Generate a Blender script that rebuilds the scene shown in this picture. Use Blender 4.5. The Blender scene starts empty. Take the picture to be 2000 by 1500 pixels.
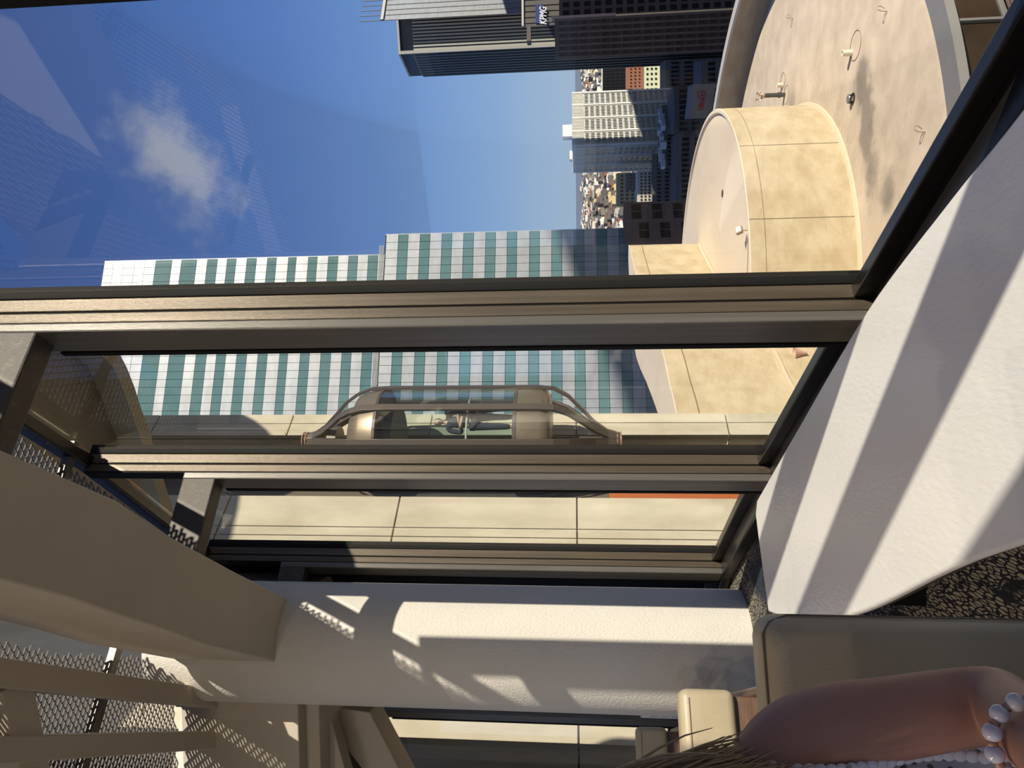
import bpy, bmesh, math, random
from math import sin, cos, pi, radians
from mathutils import Vector, Matrix, Quaternion
random.seed(7)
S = bpy.context.scene
COL = S.collection

# ------------------------------------------------------------------ camera
# The photograph was taken with the camera turned on its side: the world's "up" is the frame's left.
FPX = 1400.0
CAM = Vector((0, 0, 1.25))
TH = math.atan(125 / FPX); RO = .0075
FW = Vector((0, cos(TH), sin(TH)))
_D = Vector((0, sin(TH), -cos(TH))); _R = Vector((1, 0, 0))
DN = _D * cos(RO) - _R * sin(RO)
RT = _R * cos(RO) + _D * sin(RO)
cd = bpy.data.cameras.new('camera'); cam = bpy.data.objects.new('camera', cd); COL.objects.link(cam)
cd.sensor_width = 36; cd.lens = 36 * FPX / 2000; cd.clip_start = .02; cd.clip_end = 90000
cam.matrix_world = Matrix(((DN.x, RT.x, -FW.x, CAM.x), (DN.y, RT.y, -FW.y, CAM.y), (DN.z, RT.z, -FW.z, CAM.z), (0, 0, 0, 1)))
S.camera = cam

# ------------------------------------------------------------------ light
SUN_FROM = Vector((.728 * cos(radians(33.5)), -.686 * cos(radians(33.5)), sin(radians(33.5))))
sl = bpy.data.lights.new('sun', 'SUN'); so = bpy.data.objects.new('sun', sl); COL.objects.link(so)
sl.energy = 5.5; sl.angle = radians(.53); sl.color = (1, .9, .74)
so.rotation_euler = (-SUN_FROM).to_track_quat('-Z', 'Y').to_euler()
W = bpy.data.worlds.new('sky'); S.world = W; W.use_nodes = True
wn, wl = W.node_tree.nodes, W.node_tree.links
wn.clear()
wo = wn.new('ShaderNodeOutputWorld'); wb = wn.new('ShaderNodeBackground')
SKY_STRENGTH = 1.06
wb.inputs['Strength'].default_value = SKY_STRENGTH
S.view_settings.view_transform = 'Standard'; S.view_settings.look = 'None'
S.view_settings.gamma = 1; S.view_settings.use_curve_mapping = False
S.view_settings.exposure = 0.18


def at(x, y, Y):
    """the place seen at photo pixel x, y at distance Y"""
    r = FW + DN * ((x - 1000) / FPX) + RT * ((750 - y) / FPX)
    return CAM + r * (Y / r.y)


def atz(x, y, z):
    r = FW + DN * ((x - 1000) / FPX) + RT * ((750 - y) / FPX)
    return CAM + r * ((z - CAM.z) / r.z)


def sky_nodes():
    """one small white cloud, a place on the sky like any other"""
    tc = wn.new('ShaderNodeTexCoord')
    d = (at(350, 322, 100) - CAM).normalized()
    up = at(260, 320, 100) - at(345, 320, 100); up = (up - d * up.dot(d)).normalized()
    rt = at(345, 230, 100) - at(345, 320, 100); rt = (rt - d * rt.dot(d)).normalized()
    def dot(v):
        n = wn.new('ShaderNodeVectorMath'); n.operation = 'DOT_PRODUCT'; n.inputs[1].default_value = v
        wl.new(tc.outputs['Generated'], n.inputs[0]); return n.outputs['Value']
    def m(op, a, b=None, c=None):
        n = wn.new('ShaderNodeMath'); n.operation = op
        for i, q in enumerate((a, b, c)):
            if q is None: continue
            if isinstance(q, (int, float)): n.inputs[i].default_value = q
            else: wl.new(q, n.inputs[i])
        return n.outputs[0]
    nz = wn.new('ShaderNodeTexNoise'); nz.inputs['Scale'].default_value = 14; nz.inputs['Detail'].default_value = 9
    nz.inputs['Roughness'].default_value = .62
    wl.new(tc.outputs['Generated'], nz.inputs['Vector'])
    nz2 = wn.new('ShaderNodeTexNoise'); nz2.inputs['Scale'].default_value = 30; nz2.inputs['Detail'].default_value = 4
    wl.new(tc.outputs['Generated'], nz2.inputs['Vector'])
    f = m('MAXIMUM', dot(d), .2)
    a = m('DIVIDE', dot(up), f); b = m('DIVIDE', dot(rt), f)
    a = m('ADD', a, m('MULTIPLY', m('SUBTRACT', nz2.outputs['Fac'], .5), .05))
    # an oval leaning a little to one side
    a2 = m('ADD', a, m('MULTIPLY', b, -.32))
    q = m('SQRT', m('ADD', m('POWER', m('DIVIDE', a2, .066), 2), m('POWER', m('DIVIDE', b, .098), 2)))
    fall = m('SUBTRACT', 1.0, q)
    c = m('ADD', m('MULTIPLY', fall, 1.0), m('MULTIPLY', m('SUBTRACT', nz.outputs['Fac'], .47), 2.0))
    mr = wn.new('ShaderNodeMapRange'); mr.interpolation_type = 'SMOOTHSTEP'
    mr.inputs['From Min'].default_value = .05; mr.inputs['From Max'].default_value = 1.0
    mr.inputs['To Max'].default_value = .75
    wl.new(c, mr.inputs['Value'])
    front = m('GREATER_THAN', dot(d), .5)
    fac = m('MULTIPLY', mr.outputs[0], front)
    mx = wn.new('ShaderNodeMix'); mx.data_type = 'RGBA'
    wl.new(fac, mx.inputs[0])
    # clear sky: pale haze at the horizon, deep blue overhead, the same all the way round
    se = wn.new('ShaderNodeSeparateXYZ'); wl.new(tc.outputs['Generated'], se.inputs[0])
    cr = wn.new('ShaderNodeValToRGB'); cr.color_ramp.interpolation = 'B_SPLINE'
    els = [(0, (.30, .40, .54)), (.03, (.29, .40, .55)), (.10, (.215, .345, .57)), (.22, (.135, .255, .525)), (.36, (.078, .168, .43)), (.50, (.058, .125, .35)), (.62, (.046, .096, .28)), (1, (.03, .065, .20))]
    r_ = cr.color_ramp
    while len(r_.elements) < len(els): r_.elements.new(.5)
    for e_, (p_, c_) in zip(r_.elements, els): e_.position = p_; e_.color = (*c_, 1)
    wl.new(se.outputs[2], cr.inputs[0]); wl.new(cr.outputs[0], mx.inputs[6])
    mx.inputs[7].default_value = (.40 / SKY_STRENGTH, .42 / SKY_STRENGTH, .47 / SKY_STRENGTH, 1)
    wl.new(mx.outputs[2], wb.inputs['Color'])
    wl.new(wb.outputs[0], wo.inputs[0])
sky_nodes()

# ------------------------------------------------------------------ materials
MATS = {}
def mat(name, col, rough=.6, metal=0, col2=None, scale=3, detail=4, stretch=(1, 1, 1), bump=0, bscale=40, spec=.5, lo=.35, hi=.65, bdist=.01, rot=(0, 0, 0)):
    m = bpy.data.materials.new(name); m.use_nodes = True; MATS[name] = m
    n, l = m.node_tree.nodes, m.node_tree.links
    b = n['Principled BSDF']
    b.inputs['Base Color'].default_value = (*col, 1); b.inputs['Roughness'].default_value = rough
    b.inputs['Metallic'].default_value = metal; b.inputs['Specular IOR Level'].default_value = spec
    if col2 or bump:
        g = n.new('ShaderNodeNewGeometry'); mp = n.new('ShaderNodeMapping')
        mp.inputs['Scale'].default_value = stretch; mp.inputs['Rotation'].default_value = rot
        l.new(g.outputs['Position'], mp.inputs['Vector'])
    if col2:
        t = n.new('ShaderNodeTexNoise'); t.inputs['Scale'].default_value = scale; t.inputs['Detail'].default_value = detail
        t.inputs['Roughness'].default_value = .6
        l.new(mp.outputs[0], t.inputs['Vector'])
        r = n.new('ShaderNodeValToRGB'); r.color_ramp.elements[0].position = lo; r.color_ramp.elements[1].position = hi
        r.color_ramp.elements[0].color = (*col, 1); r.color_ramp.elements[1].color = (*col2, 1)
        l.new(t.outputs['Fac'], r.inputs[0]); l.new(r.outputs[0], b.inputs['Base Color'])
    if bump:
        t2 = n.new('ShaderNodeTexNoise'); t2.inputs['Scale'].default_value = bscale; t2.inputs['Detail'].default_value = 3
        l.new(mp.outputs[0], t2.inputs['Vector'])
        bp = n.new('ShaderNodeBump'); bp.inputs['Strength'].default_value = bump; bp.inputs['Distance'].default_value = bdist
        l.new(t2.outputs['Fac'], bp.inputs['Height']); l.new(bp.outputs[0], b.inputs['Normal'])
    return m

def glass_mat(name, tint=(1, 1, 1), refl=.06):
    m = bpy.data.materials.new(name); m.use_nodes = True
    n, l = m.node_tree.nodes, m.node_tree.links; n.clear()
    o = n.new('ShaderNodeOutputMaterial'); t = n.new('ShaderNodeBsdfTransparent'); g = n.new('ShaderNodeBsdfGlossy')
    t.inputs['Color'].default_value = (*tint, 1); g.inputs['Roughness'].default_value = .02
    f = n.new('ShaderNodeFresnel'); f.inputs['IOR'].default_value = 1.45
    k = n.new('ShaderNodeMath'); k.operation = 'MULTIPLY'; k.inputs[1].default_value = refl / .04 * .5
    x = n.new('ShaderNodeMixShader')
    l.new(f.outputs[0], k.inputs[0]); l.new(k.outputs[0], x.inputs[0]); l.new(t.outputs[0], x.inputs[1]); l.new(g.outputs[0], x.inputs[2])
    l.new(x.outputs[0], o.inputs[0]); return m

M_glass = glass_mat('window_glass', (.98, .985, .98), .016)
M_cabglass = glass_mat('cabin_glass', (.86, .94, .93), .03)
M_bronze = mat('bronze_anodised', (.10, .078, .054), .38, .35, (.155, .125, .09), 2.2, 8, (14, 14, .35), .15, 60, lo=.4, hi=.75)
M_mull = mat('dark_bronze_inner', (.13, .12, .105), .36, .2, (.19, .175, .155), 2.2, 8, (10, 10, .3), .1, 60, lo=.45, hi=.75)
M_arm = mat('weathered_bronze', (.08, .07, .062), .5, .2, (.16, .14, .12), 6, 9, (3, 3, 3), .2, 60, lo=.55, hi=.8)
M_black = mat('black_frame', (.007, .007, .007), .7, spec=.2)
M_sill = mat('black_sill', (.012, .011, .011), .3)
M_wall = mat('beige_plaster', (.56, .51, .42), .8, 0, (.60, .55, .46), 1.5, 3, bump=.25, bscale=140, bdist=.004)
M_col = mat('rough_white_plaster', (.70, .67, .61), .75, 0, (.74, .71, .65), 2, 3, (1, 1, .6), bump=.55, bscale=90, bdist=.01)
M_beam = mat('beam_paint', (.56, .50, .41), .75, 0, (.60, .54, .44), 1.2, 3, bump=.2, bscale=150, bdist=.003)
M_table = mat('white_gloss_paint', (.80, .79, .77), .32, 0, (.84, .83, .81), 6, 6, (1, .4, 1), bump=.35, bscale=70, bdist=.004, lo=.3, hi=.7)
M_brownedge = mat('brown_table_edge', (.05, .035, .025), .5)
M_ceil = mat('pale_ceiling', (.62, .58, .50), .8)
M_mesh = mat('mesh_metal', (.16, .14, .11), .5, .3)
M_conc = mat('pier_concrete', (.44, .395, .29), .85, 0, (.60, .55, .425), 1.6, 8, (1, 1, .35), bump=.3, bscale=30, lo=.35, hi=.7, bdist=.01)
M_groove = mat('pier_groove', (.34, .30, .21), .9)
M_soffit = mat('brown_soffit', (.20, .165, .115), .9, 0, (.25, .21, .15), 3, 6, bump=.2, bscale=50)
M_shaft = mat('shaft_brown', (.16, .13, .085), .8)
M_deck = mat('deck_coating', (.50, .41, .31), .85, 0, (.68, .57, .44), .9, 12, (1, 1, 1), bump=.3, bscale=6, lo=.3, hi=.7, bdist=.03)
M_drumtop = mat('drum_top_coating', (.74, .62, .47), .85, 0, (.82, .70, .54), .35, 6, (1, .5, 1))
M_drumside = mat('drum_stucco', (.50, .40, .24), .9, 0, (.62, .52, .345), 1.1, 14, (1, 1, 1.6), bump=.4, bscale=8, lo=.35, hi=.65, bdist=.03)
M_molding = mat('pale_molding', (.66, .57, .40), .8)
M_joint = mat('joint_line', (.22, .18, .11), .9)
M_parapet = mat('parapet_concrete', (.36, .30, .21), .9, 0, (.44, .37, .27), .8, 7, (1, 1, 3))
M_cap = mat('coping', (.5, .48, .44), .7)
M_trough = mat('trough', (.10, .09, .08), .9)
M_winbrown = mat('dark_brown_glass', (.035, .022, .012), .12, 0, (.05, .03, .016), .8, 4)
M_alu = mat('grey_aluminium', (.30, .29, .27), .45, .4)
M_teal = mat('teal_mirror_glass', (.105, .205, .215), .1, .0, (.135, .245, .25), .12, 3)
M_silver = mat('silver_panel', (.33, .355, .38), .42, .2, (.41, .435, .46), .25, 5, (1, 1, 3))
M_dark = mat('dark_glass', (.015, .016, .018), .25, spec=.3)
M_darkpane = mat('dark_pane', (.02, .022, .025), .2)
M_white = mat('white_concrete', (.80, .79, .72), .8)
M_whitewarm = mat('warm_facade', (.75, .66, .52), .8)
M_yellow = mat('yellow_facade', (.68, .55, .30), .8)
M_brick = mat('brown_stone', (.17, .11, .085), .8, 0, (.20, .13, .10), .3, 4)
M_brick2 = mat('red_spandrel', (.12, .05, .035), .7)
M_pink = mat('pink_sun_and_lamp', (.62, .40, .31), .8)  # the lamp cup's own pink; on the brown block's side, painted sunlight
M_grey = mat('grey_roof', (.15, .14, .13), .9)
M_grey2 = mat('grey_facade', (.24, .215, .18), .8)
M_kp = mat('tower_panel', (.10, .09, .08), .6)
M_fin = mat('steel_fin', (.10, .10, .10), .4, .3)
M_finw = mat('pale_fin', (.5, .48, .41), .6)
M_blue = mat('blue_sign', (.02, .035, .16), .5)
M_wletter = mat('white_letters', (.75, .78, .82), .5)
M_red = mat('red_letters', (.45, .03, .03), .5)
M_ground = mat('city_ground', (.13, .12, .105), .95, 0, (.26, .24, .20), .03, 10)
M_far = mat('far_plain', (.17, .21, .27), 1)  # distance haze is mixed into this bluish colour
M_green = mat('green_mint', (.62, .68, .48), .8)
M_redb = mat('red_brown_block', (.30, .12, .07), .8)
M_leather = mat('tan_leather', (.44, .37, .25), .42, 0, (.48, .41, .28), 8, 4, bump=.3, bscale=220, bdist=.002)
M_seam = mat('leather_seam', (.20, .16, .10), .7)
M_wood = mat('dark_walnut', (.10, .055, .035), .35, 0, (.16, .09, .055), 12, 5, (1, 1, 6))
M_cab = mat('cabin_bronze', (.25, .205, .145), .35, .55, (.28, .235, .17), 3, 6, (4, 4, .6))
M_rail = mat('cabin_rail', (.12, .10, .08), .4, .4)
M_cabin_in = mat('cabin_interior', (.13, .14, .14), .6)
M_copper = mat('copper_ring', (.45, .25, .18), .45, .3)
M_cream = mat('cream_pipe', (.80, .74, .58), .7)
M_iron = mat('black_iron', (.03, .03, .03), .5)
M_rust = mat('rusty_brass', (.34, .22, .13), .6, .3, (.55, .45, .35), 30, 3)
M_orange = mat('orange_paint', (.55, .16, .04), .6)
M_skin = mat('skin', (.40, .20, .14), .5, 0, (.43, .22, .155), 14, 3, bump=.12, bscale=160, bdist=.002)
M_skin2 = mat('skin_brown', (.52, .32, .23), .5)
M_hair = mat('blonde_hair', (.55, .42, .25), .5, 0, (.40, .28, .16), 60, 3, (4, 4, .5))
M_hair2 = mat('dark_hair', (.04, .03, .025), .5)
M_navy = mat('navy_cloth', (.03, .036, .055), .85)
M_tealc = mat('teal_cloth', (.02, .14, .14), .8)
M_trou = mat('grey_trousers', (.09, .09, .09), .85)
M_denim = mat('pale_denim', (.35, .40, .46), .8)
M_eye = mat('eye', (.02, .015, .01), .3)
M_lip = mat('lips', (.32, .10, .08), .5)
M_paper = mat('paper', (.82, .82, .82), .6)
M_ink = mat('ink', (.08, .08, .09), .7)
M_tanframe = mat('tan_frame', (.45, .38, .24), .6)
M_bead = mat('lilac_glass_bead', (.62, .60, .68), .12, 0, spec=.9)
M_lampw = mat('lamp_face', (.85, .82, .7), .2)

def carpet_mat():
    m = bpy.data.materials.new('flecked_carpet'); m.use_nodes = True
    n, l = m.node_tree.nodes, m.node_tree.links; b = n['Principled BSDF']; b.inputs['Roughness'].default_value = .95
    g = n.new('ShaderNodeNewGeometry'); mp = n.new('ShaderNodeMapping')
    mp.inputs['Rotation'].default_value = (0, 0, radians(28)); mp.inputs['Scale'].default_value = (1, .24, 1)
    l.new(g.outputs['Position'], mp.inputs['Vector'])
    def noise(s, d):
        t = n.new('ShaderNodeTexNoise'); t.inputs['Scale'].default_value = s; t.inputs['Detail'].default_value = d
        l.new(mp.outputs[0], t.inputs['Vector']); return t.outputs['Fac']
    def ramp(v, a, b_, c0, c1):
        r = n.new('ShaderNodeValToRGB'); r.color_ramp.elements[0].position = a; r.color_ramp.elements[1].position = b_
        r.color_ramp.elements[0].color = (*c0, 1); r.color_ramp.elements[1].color = (*c1, 1); l.new(v, r.inputs[0]); return r.outputs[0]
    v = n.new('ShaderNodeTexVoronoi'); v.inputs['Scale'].default_value = 95; v.feature = 'DISTANCE_TO_EDGE'
    l.new(mp.outputs[0], v.inputs['Vector'])
    fle = ramp(v.outputs['Distance'], .09, .15, (0, 0, 0), (1, 1, 1))
    big = ramp(noise(1.6, 2), .40, .46, (.03, .05, .09), (.40, .35, .26))
    gap = ramp(noise(14, 3), .36, .42, (0, 0, 0), (1, 1, 1))
    x = n.new('ShaderNodeMix'); x.data_type = 'RGBA'; x.blend_type = 'MULTIPLY'; x.inputs[0].default_value = 1
    l.new(fle, x.inputs[6]); l.new(gap, x.inputs[7])
    y = n.new('ShaderNodeMix'); y.data_type = 'RGBA'
    l.new(x.outputs[2], y.inputs[0]); y.inputs[6].default_value = (.012, .013, .018, 1); l.new(big, y.inputs[7])
    l.new(y.outputs[2], b.inputs['Base Color'])
    bp = n.new('ShaderNodeBump'); bp.inputs['Strength'].default_value = .6; bp.inputs['Distance'].default_value = .01
    l.new(x.outputs[2], bp.inputs['Height']); l.new(bp.outputs[0], b.inputs['Normal'])
    return m
M_carpet = carpet_mat()

def lace_mat():
    m = bpy.data.materials.new('white_lace'); m.use_nodes = True
    n, l = m.node_tree.nodes, m.node_tree.links; b = n['Principled BSDF']; o = n['Material Output']
    b.inputs['Base Color'].default_value = (.66, .66, .70, 1); b.inputs['Roughness'].default_value = .8
    g = n.new('ShaderNodeNewGeometry')
    v = n.new('ShaderNodeTexVoronoi'); v.inputs['Scale'].default_value = 75
    l.new(g.outputs['Position'], v.inputs['Vector'])
    nz = n.new('ShaderNodeTexNoise'); nz.inputs['Scale'].default_value = 18; l.new(g.outputs['Position'], nz.inputs['Vector'])
    mm = n.new('ShaderNodeMath'); mm.operation = 'MULTIPLY_ADD'; mm.inputs[1].default_value = .55; mm.inputs[2].default_value = -.02
    l.new(nz.outputs['Fac'], mm.inputs[0])
    c = n.new('ShaderNodeMath'); c.operation = 'LESS_THAN'; l.new(v.outputs['Distance'], c.inputs[0]); l.new(mm.outputs[0], c.inputs[1])
    k = n.new('ShaderNodeMath'); k.operation = 'MULTIPLY'; k.inputs[1].default_value = .8; l.new(c.outputs[0], k.inputs[0])
    t = n.new('ShaderNodeBsdfTransparent'); x = n.new('ShaderNodeMixShader')
    l.new(k.outputs[0], x.inputs[0]); l.new(b.outputs[0], x.inputs[1]); l.new(t.outputs[0], x.inputs[2]); l.new(x.outputs[0], o.inputs[0])
    return m
M_lace = lace_mat()

# ------------------------------------------------------------------ mesh helpers
class MB:
    def __init__(s): s.bm = bmesh.new()
    def box(s, c, size, rz=0, rot=None):
        c = Vector(c); hx, hy, hz = size[0] / 2, size[1] / 2, size[2] / 2
        R = rot if rot is not None else Matrix.Rotation(rz, 3, 'Z')
        vs = [s.bm.verts.new(c + R @ Vector((sx * hx, sy * hy, sz * hz))) for sx in (-1, 1) for sy in (-1, 1) for sz in (-1, 1)]
        for f in ((0, 1, 3, 2), (4, 6, 7, 5), (0, 4, 5, 1), (2, 3, 7, 6), (0, 2, 6, 4), (1, 5, 7, 3)):
            s.bm.faces.new([vs[i] for i in f])
        return s
    def prism(s, pts, z0, z1):
        """closed plan outline extruded from z0 to z1"""
        pts = [(p[0], p[1]) for p in pts]
        a = sum(pts[i][0] * pts[(i + 1) % len(pts)][1] - pts[(i + 1) % len(pts)][0] * pts[i][1] for i in range(len(pts)))
        if a < 0: pts = pts[::-1]
        lo = [s.bm.verts.new((x, y, z0)) for x, y in pts]; hi = [s.bm.verts.new((x, y, z1)) for x, y in pts]
        n = len(pts)
        s.bm.faces.new(lo[::-1]); s.bm.faces.new(hi)
        for i in range(n): s.bm.faces.new((lo[i], lo[(i + 1) % n], hi[(i + 1) % n], hi[i]))
        return s
    def strip(s, L, R, z0, z1):
        """a curved bar between two plan polylines"""
        return s.prism(list(L) + list(R)[::-1], z0, z1)
    def hexa(s, lo, hi):
        a = [s.bm.verts.new(p) for p in lo]; b = [s.bm.verts.new(p) for p in hi]; n = len(a)
        s.bm.faces.new(a[::-1]); s.bm.faces.new(b)
        for i in range(n): s.bm.faces.new((a[i], a[(i + 1) % n], b[(i + 1) % n], b[i]))
        return s
    def tube(s, pts, r, n=8, sy=None, caps=True):
        pts = [Vector(p) for p in pts]; rings = []
        rr = r if isinstance(r, (list, tuple)) else [r] * len(pts)
        prev = None
        for i, p in enumerate(pts):
            d = (pts[min(i + 1, len(pts) - 1)] - pts[max(i - 1, 0)]).normalized()
            if prev is None:
                a = Vector((0, 0, 1)) if abs(d.z) < .9 else Vector((1, 0, 0))
                u = d.cross(a).normalized()
            else:
                u = (prev - d * prev.dot(d)).normalized()
            prev = u; v = d.cross(u)
            rings.append([s.bm.verts.new(p + (u * cos(2 * pi * k / n) + v * sin(2 * pi * k / n) * (sy or 1)) * rr[i]) for k in range(n)])
        for i in range(len(rings) - 1):
            for k in range(n):
                s.bm.faces.new((rings[i][k], rings[i][(k + 1) % n], rings[i + 1][(k + 1) % n], rings[i + 1][k]))
        if caps: s.bm.faces.new(rings[0][::-1]); s.bm.faces.new(rings[-1])
        return s
    def lathe(s, c, prof, n=48, a0=0, a1=2 * pi):
        """prof: list of (radius, z); closed turn about the vertical through c"""
        c = Vector((c[0], c[1], 0)); full = abs(a1 - a0 - 2 * pi) < 1e-6; m = n if full else n + 1
        rings = []
        for r, z in prof:
            if r < 1e-6: rings.append([s.bm.verts.new(c + Vector((0, 0, z)))]); continue
            rings.append([s.bm.verts.new(c + Vector((r * cos(a0 + (a1 - a0) * k / n), r * sin(a0 + (a1 - a0) * k / n), z))) for k in range(m)])
        for i in range(len(rings) - 1):
            A, B = rings[i], rings[i + 1]
            for k in range(n):
                k2 = (k + 1) % m
                if len(A) == 1: s.bm.faces.new((A[0], B[k2], B[k]))
                elif len(B) == 1: s.bm.faces.new((A[k], A[k2], B[0]))
                else: s.bm.faces.new((A[k], A[k2], B[k2], B[k]))
        return s
    def ribbon(s, pts, wdir, w, t, odir):
        """a flat bar: width w along wdir, thickness t along odir(i)"""
        rings = []
        for i, p in enumerate(pts):
            p = Vector(p); a = wdir[i] if isinstance(wdir, list) else wdir; b = odir[i] if isinstance(odir, list) else odir
            rings.append([s.bm.verts.new(p + a * (w / 2 * x) + b * (t / 2 * y)) for x, y in ((-1, -1), (1, -1), (1, 1), (-1, 1))])
        for i in range(len(rings) - 1):
            for k in range(4): s.bm.faces.new((rings[i][k], rings[i][(k + 1) % 4], rings[i + 1][(k + 1) % 4], rings[i + 1][k]))
        s.bm.faces.new(rings[0][::-1]); s.bm.faces.new(rings[-1])
        return s
    def sphere(s, c, r, n=12, sc=(1, 1, 1), R=None):
        M = Matrix.Translation(Vector(c)) @ ((R or Matrix.Identity(3)).to_4x4()) @ Matrix.Diagonal((r * sc[0], r * sc[1], r * sc[2], 1))
        bmesh.ops.create_uvsphere(s.bm, u_segments=n, v_segments=max(6, n // 2 + 2), radius=1, matrix=M)
        return s
    def build(s, name, m, parent=None, smooth=False, bevel=0, seg=2, angle=35):
        bmesh.ops.recalc_face_normals(s.bm, faces=s.bm.faces)
        me = bpy.data.meshes.new(name); s.bm.to_mesh(me); s.bm.free()
        me.materials.append(m)
        o = bpy.data.objects.new(name, me); COL.objects.link(o)
        if parent is not None: put(o, parent)
        if smooth:
            for p in me.polygons: p.use_smooth = True
            me.set_sharp_from_angle(angle=radians(angle))
        if bevel:
            b = o.modifiers.new('bevel', 'BEVEL'); b.width = bevel; b.segments = seg; b.limit_method = 'ANGLE'; b.angle_limit = radians(40)
        return o

def put(o, parent):
    o.parent = parent
    o.matrix_parent_inverse = Matrix.Identity(4)
    if parent.type == 'EMPTY' or True:
        # children are modelled in world space; undo the parent's own place
        pm = world_of(parent)
        o.matrix_parent_inverse = pm.inverted()

def world_of(o):
    m = o.matrix_basis.copy()
    if o.parent is not None: m = world_of(o.parent) @ o.matrix_parent_inverse @ m
    return m

def thing(name, label, cat, loc=(0, 0, 0), group=None, kind=None):
    o = bpy.data.objects.new(name, None); COL.objects.link(o); o.location = loc; o.empty_display_size = .1
    return tag(o, label, cat, group, kind)

def tag(o, label=None, cat=None, group=None, kind=None):
    if label: o['label'] = label
    if cat: o['category'] = cat
    if group: o['group'] = group
    if kind: o['kind'] = kind
    return o

def struct(o, label=None):
    o['kind'] = 'structure'
    if label: o['label'] = label
    return o

def V2(p): return Vector((p[0], p[1], 0))

_unit = {}
def piece(name, m, parent, c, size, rz=0):
    """a box part that shares its mesh with alike pieces"""
    key = (name, m.name, round(size[0], 3), round(size[1], 3), round(size[2], 3))
    if key not in _unit:
        b = MB(); b.box((0, 0, 0), size); o = b.build(name, m); _unit[key] = o.data
        bpy.data.objects.remove(o)
    o = bpy.data.objects.new(name, _unit[key]); COL.objects.link(o)
    o.location = c; o.rotation_euler = (0, 0, rz)
    put(o, parent)
    return o

# ================================================================== THE ROOM
# mullion places along the curved window wall (plan, metres)
MU = [(2.55, -2.2), (2.12, -.85), (1.66, .32), (1.10, 1.56), (.332, 3.0), (-.50, 4.52), (-1.46, 6.03), (-2.60, 7.35), (-3.95, 8.75), (-5.5, 9.85)]
HEAD = 4.45
def seg_axes(a, b):
    t = (V2(b) - V2(a)).normalized(); n = Vector((t.y, -t.x, 0)); return t, n   # n points outdoors
def mul_axes(i):
    a = MU[max(i - 1, 0)]; b = MU[min(i + 1, len(MU) - 1)]
    return seg_axes(a, b)

def offset_line(pts, d):
    """polyline moved sideways by d towards the room (positive)"""
    out = []
    for i, p in enumerate(pts):
        a = pts[max(i - 1, 0)]; b = pts[min(i + 1, len(pts) - 1)]
        t = (V2(b) - V2(a)).normalized(); n = Vector((-t.y, t.x, 0)); q = V2(p) + n * d; out.append((q.x, q.y))
    return out

floor = MB().prism(offset_line(MU, -.12) + [(-9, 9.8), (-9, -4), (2.9, -4)], -.25, 0).build('floor', M_carpet)
struct(floor, 'dark carpet with beige flecks')

for i in range(len(MU) - 1):
    a, b = MU[i], MU[i + 1]
    t, n = seg_axes(a, b)
    A, B = V2(a), V2(b); L = (B - A).length; rz = math.atan2(t.y, t.x); mid = (A + B) / 2
    w = thing('window_%d' % (i + 1), None, None, A, kind='structure')
    w['label'] = 'tall fixed window pane in a dark bronze frame'
    if i == 0:  # unseen wall swapped in for the first window, shading the seated woman
        bpy.data.objects.remove(w)
        e = A - t * 2.2; B = B - t * .3
        struct(MB().prism([e, B - t * .13, B - t * .13 + n * .15, e + n * .15], 0, 5.0).build('wall_shade', M_wall), 'unseen plaster wall added in place of a window to shade the woman'); continue
    go = n * .05
    if i != 6:
        MB().box((mid + go + Vector((0, 0, (HEAD + .1) / 2))).to_tuple(), (L - .03, .012, HEAD - .1), rz).build('pane', M_glass, w)
    else:
        # narrow slot between the third mullion and the column: a dark closure panel with copper clips
        MB().box((mid + go * .5 + Vector((0, 0, HEAD / 2))).to_tuple(), (L - .06, .03, HEAD), rz).build('closure_panel', M_black, w)
        for zz in (3.35, 2.75, 2.33, 1.66, 1.25):
            q = A + t * .16 - n * .02
            MB().box((q.x, q.y, zz), (.06, .04, .05), rz).build('clip', M_copper, w, bevel=.006)
    # sill: a rounded black box with a raised bead against the glass
    MB().box((mid - n * .05 + Vector((0, 0, .045))).to_tuple(), (L, .22, .09), rz).build('sill', M_sill, w, bevel=.012)
    MB().box((mid + n * .0 + Vector((0, 0, .12))).to_tuple(), (L, .06, .07), rz).build('glazing_bead', M_sill, w, bevel=.008)
    MB().box((mid - n * .02 + Vector((0, 0, HEAD + .04))).to_tuple(), (L + .04, .08, .12), rz).build('head_rail', M_sill, w, bevel=.01)

# ring beam edges (plan)
E1 = [(1.25, -3.2), (1.02, -2.0), (.72, -.9), (.45, .3), (.16, 1.5), (-.24, 2.62), (-.36, 2.89), (-.56, 3.34), (-.85, 3.83), (-1.19, 4.48), (-1.81, 5.7)]
E2 = [(.75, -3.2), (.52, -2.1), (.22, -1.0), (-.05, .2), (-.35, 1.45), (-.75, 2.61), (-.93, 2.98), (-1.12, 3.33), (-1.33, 3.73), (-1.57, 4.16), (-2.21, 5.48)]
BZ = 3.5
rb = MB().strip(E1, E2, BZ, BZ + .8).build('ring_beam', M_beam, smooth=True, bevel=.012)
tag(rb, 'deep curved beige beam sweeping overhead along the windows to the white column', 'beam')

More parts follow.
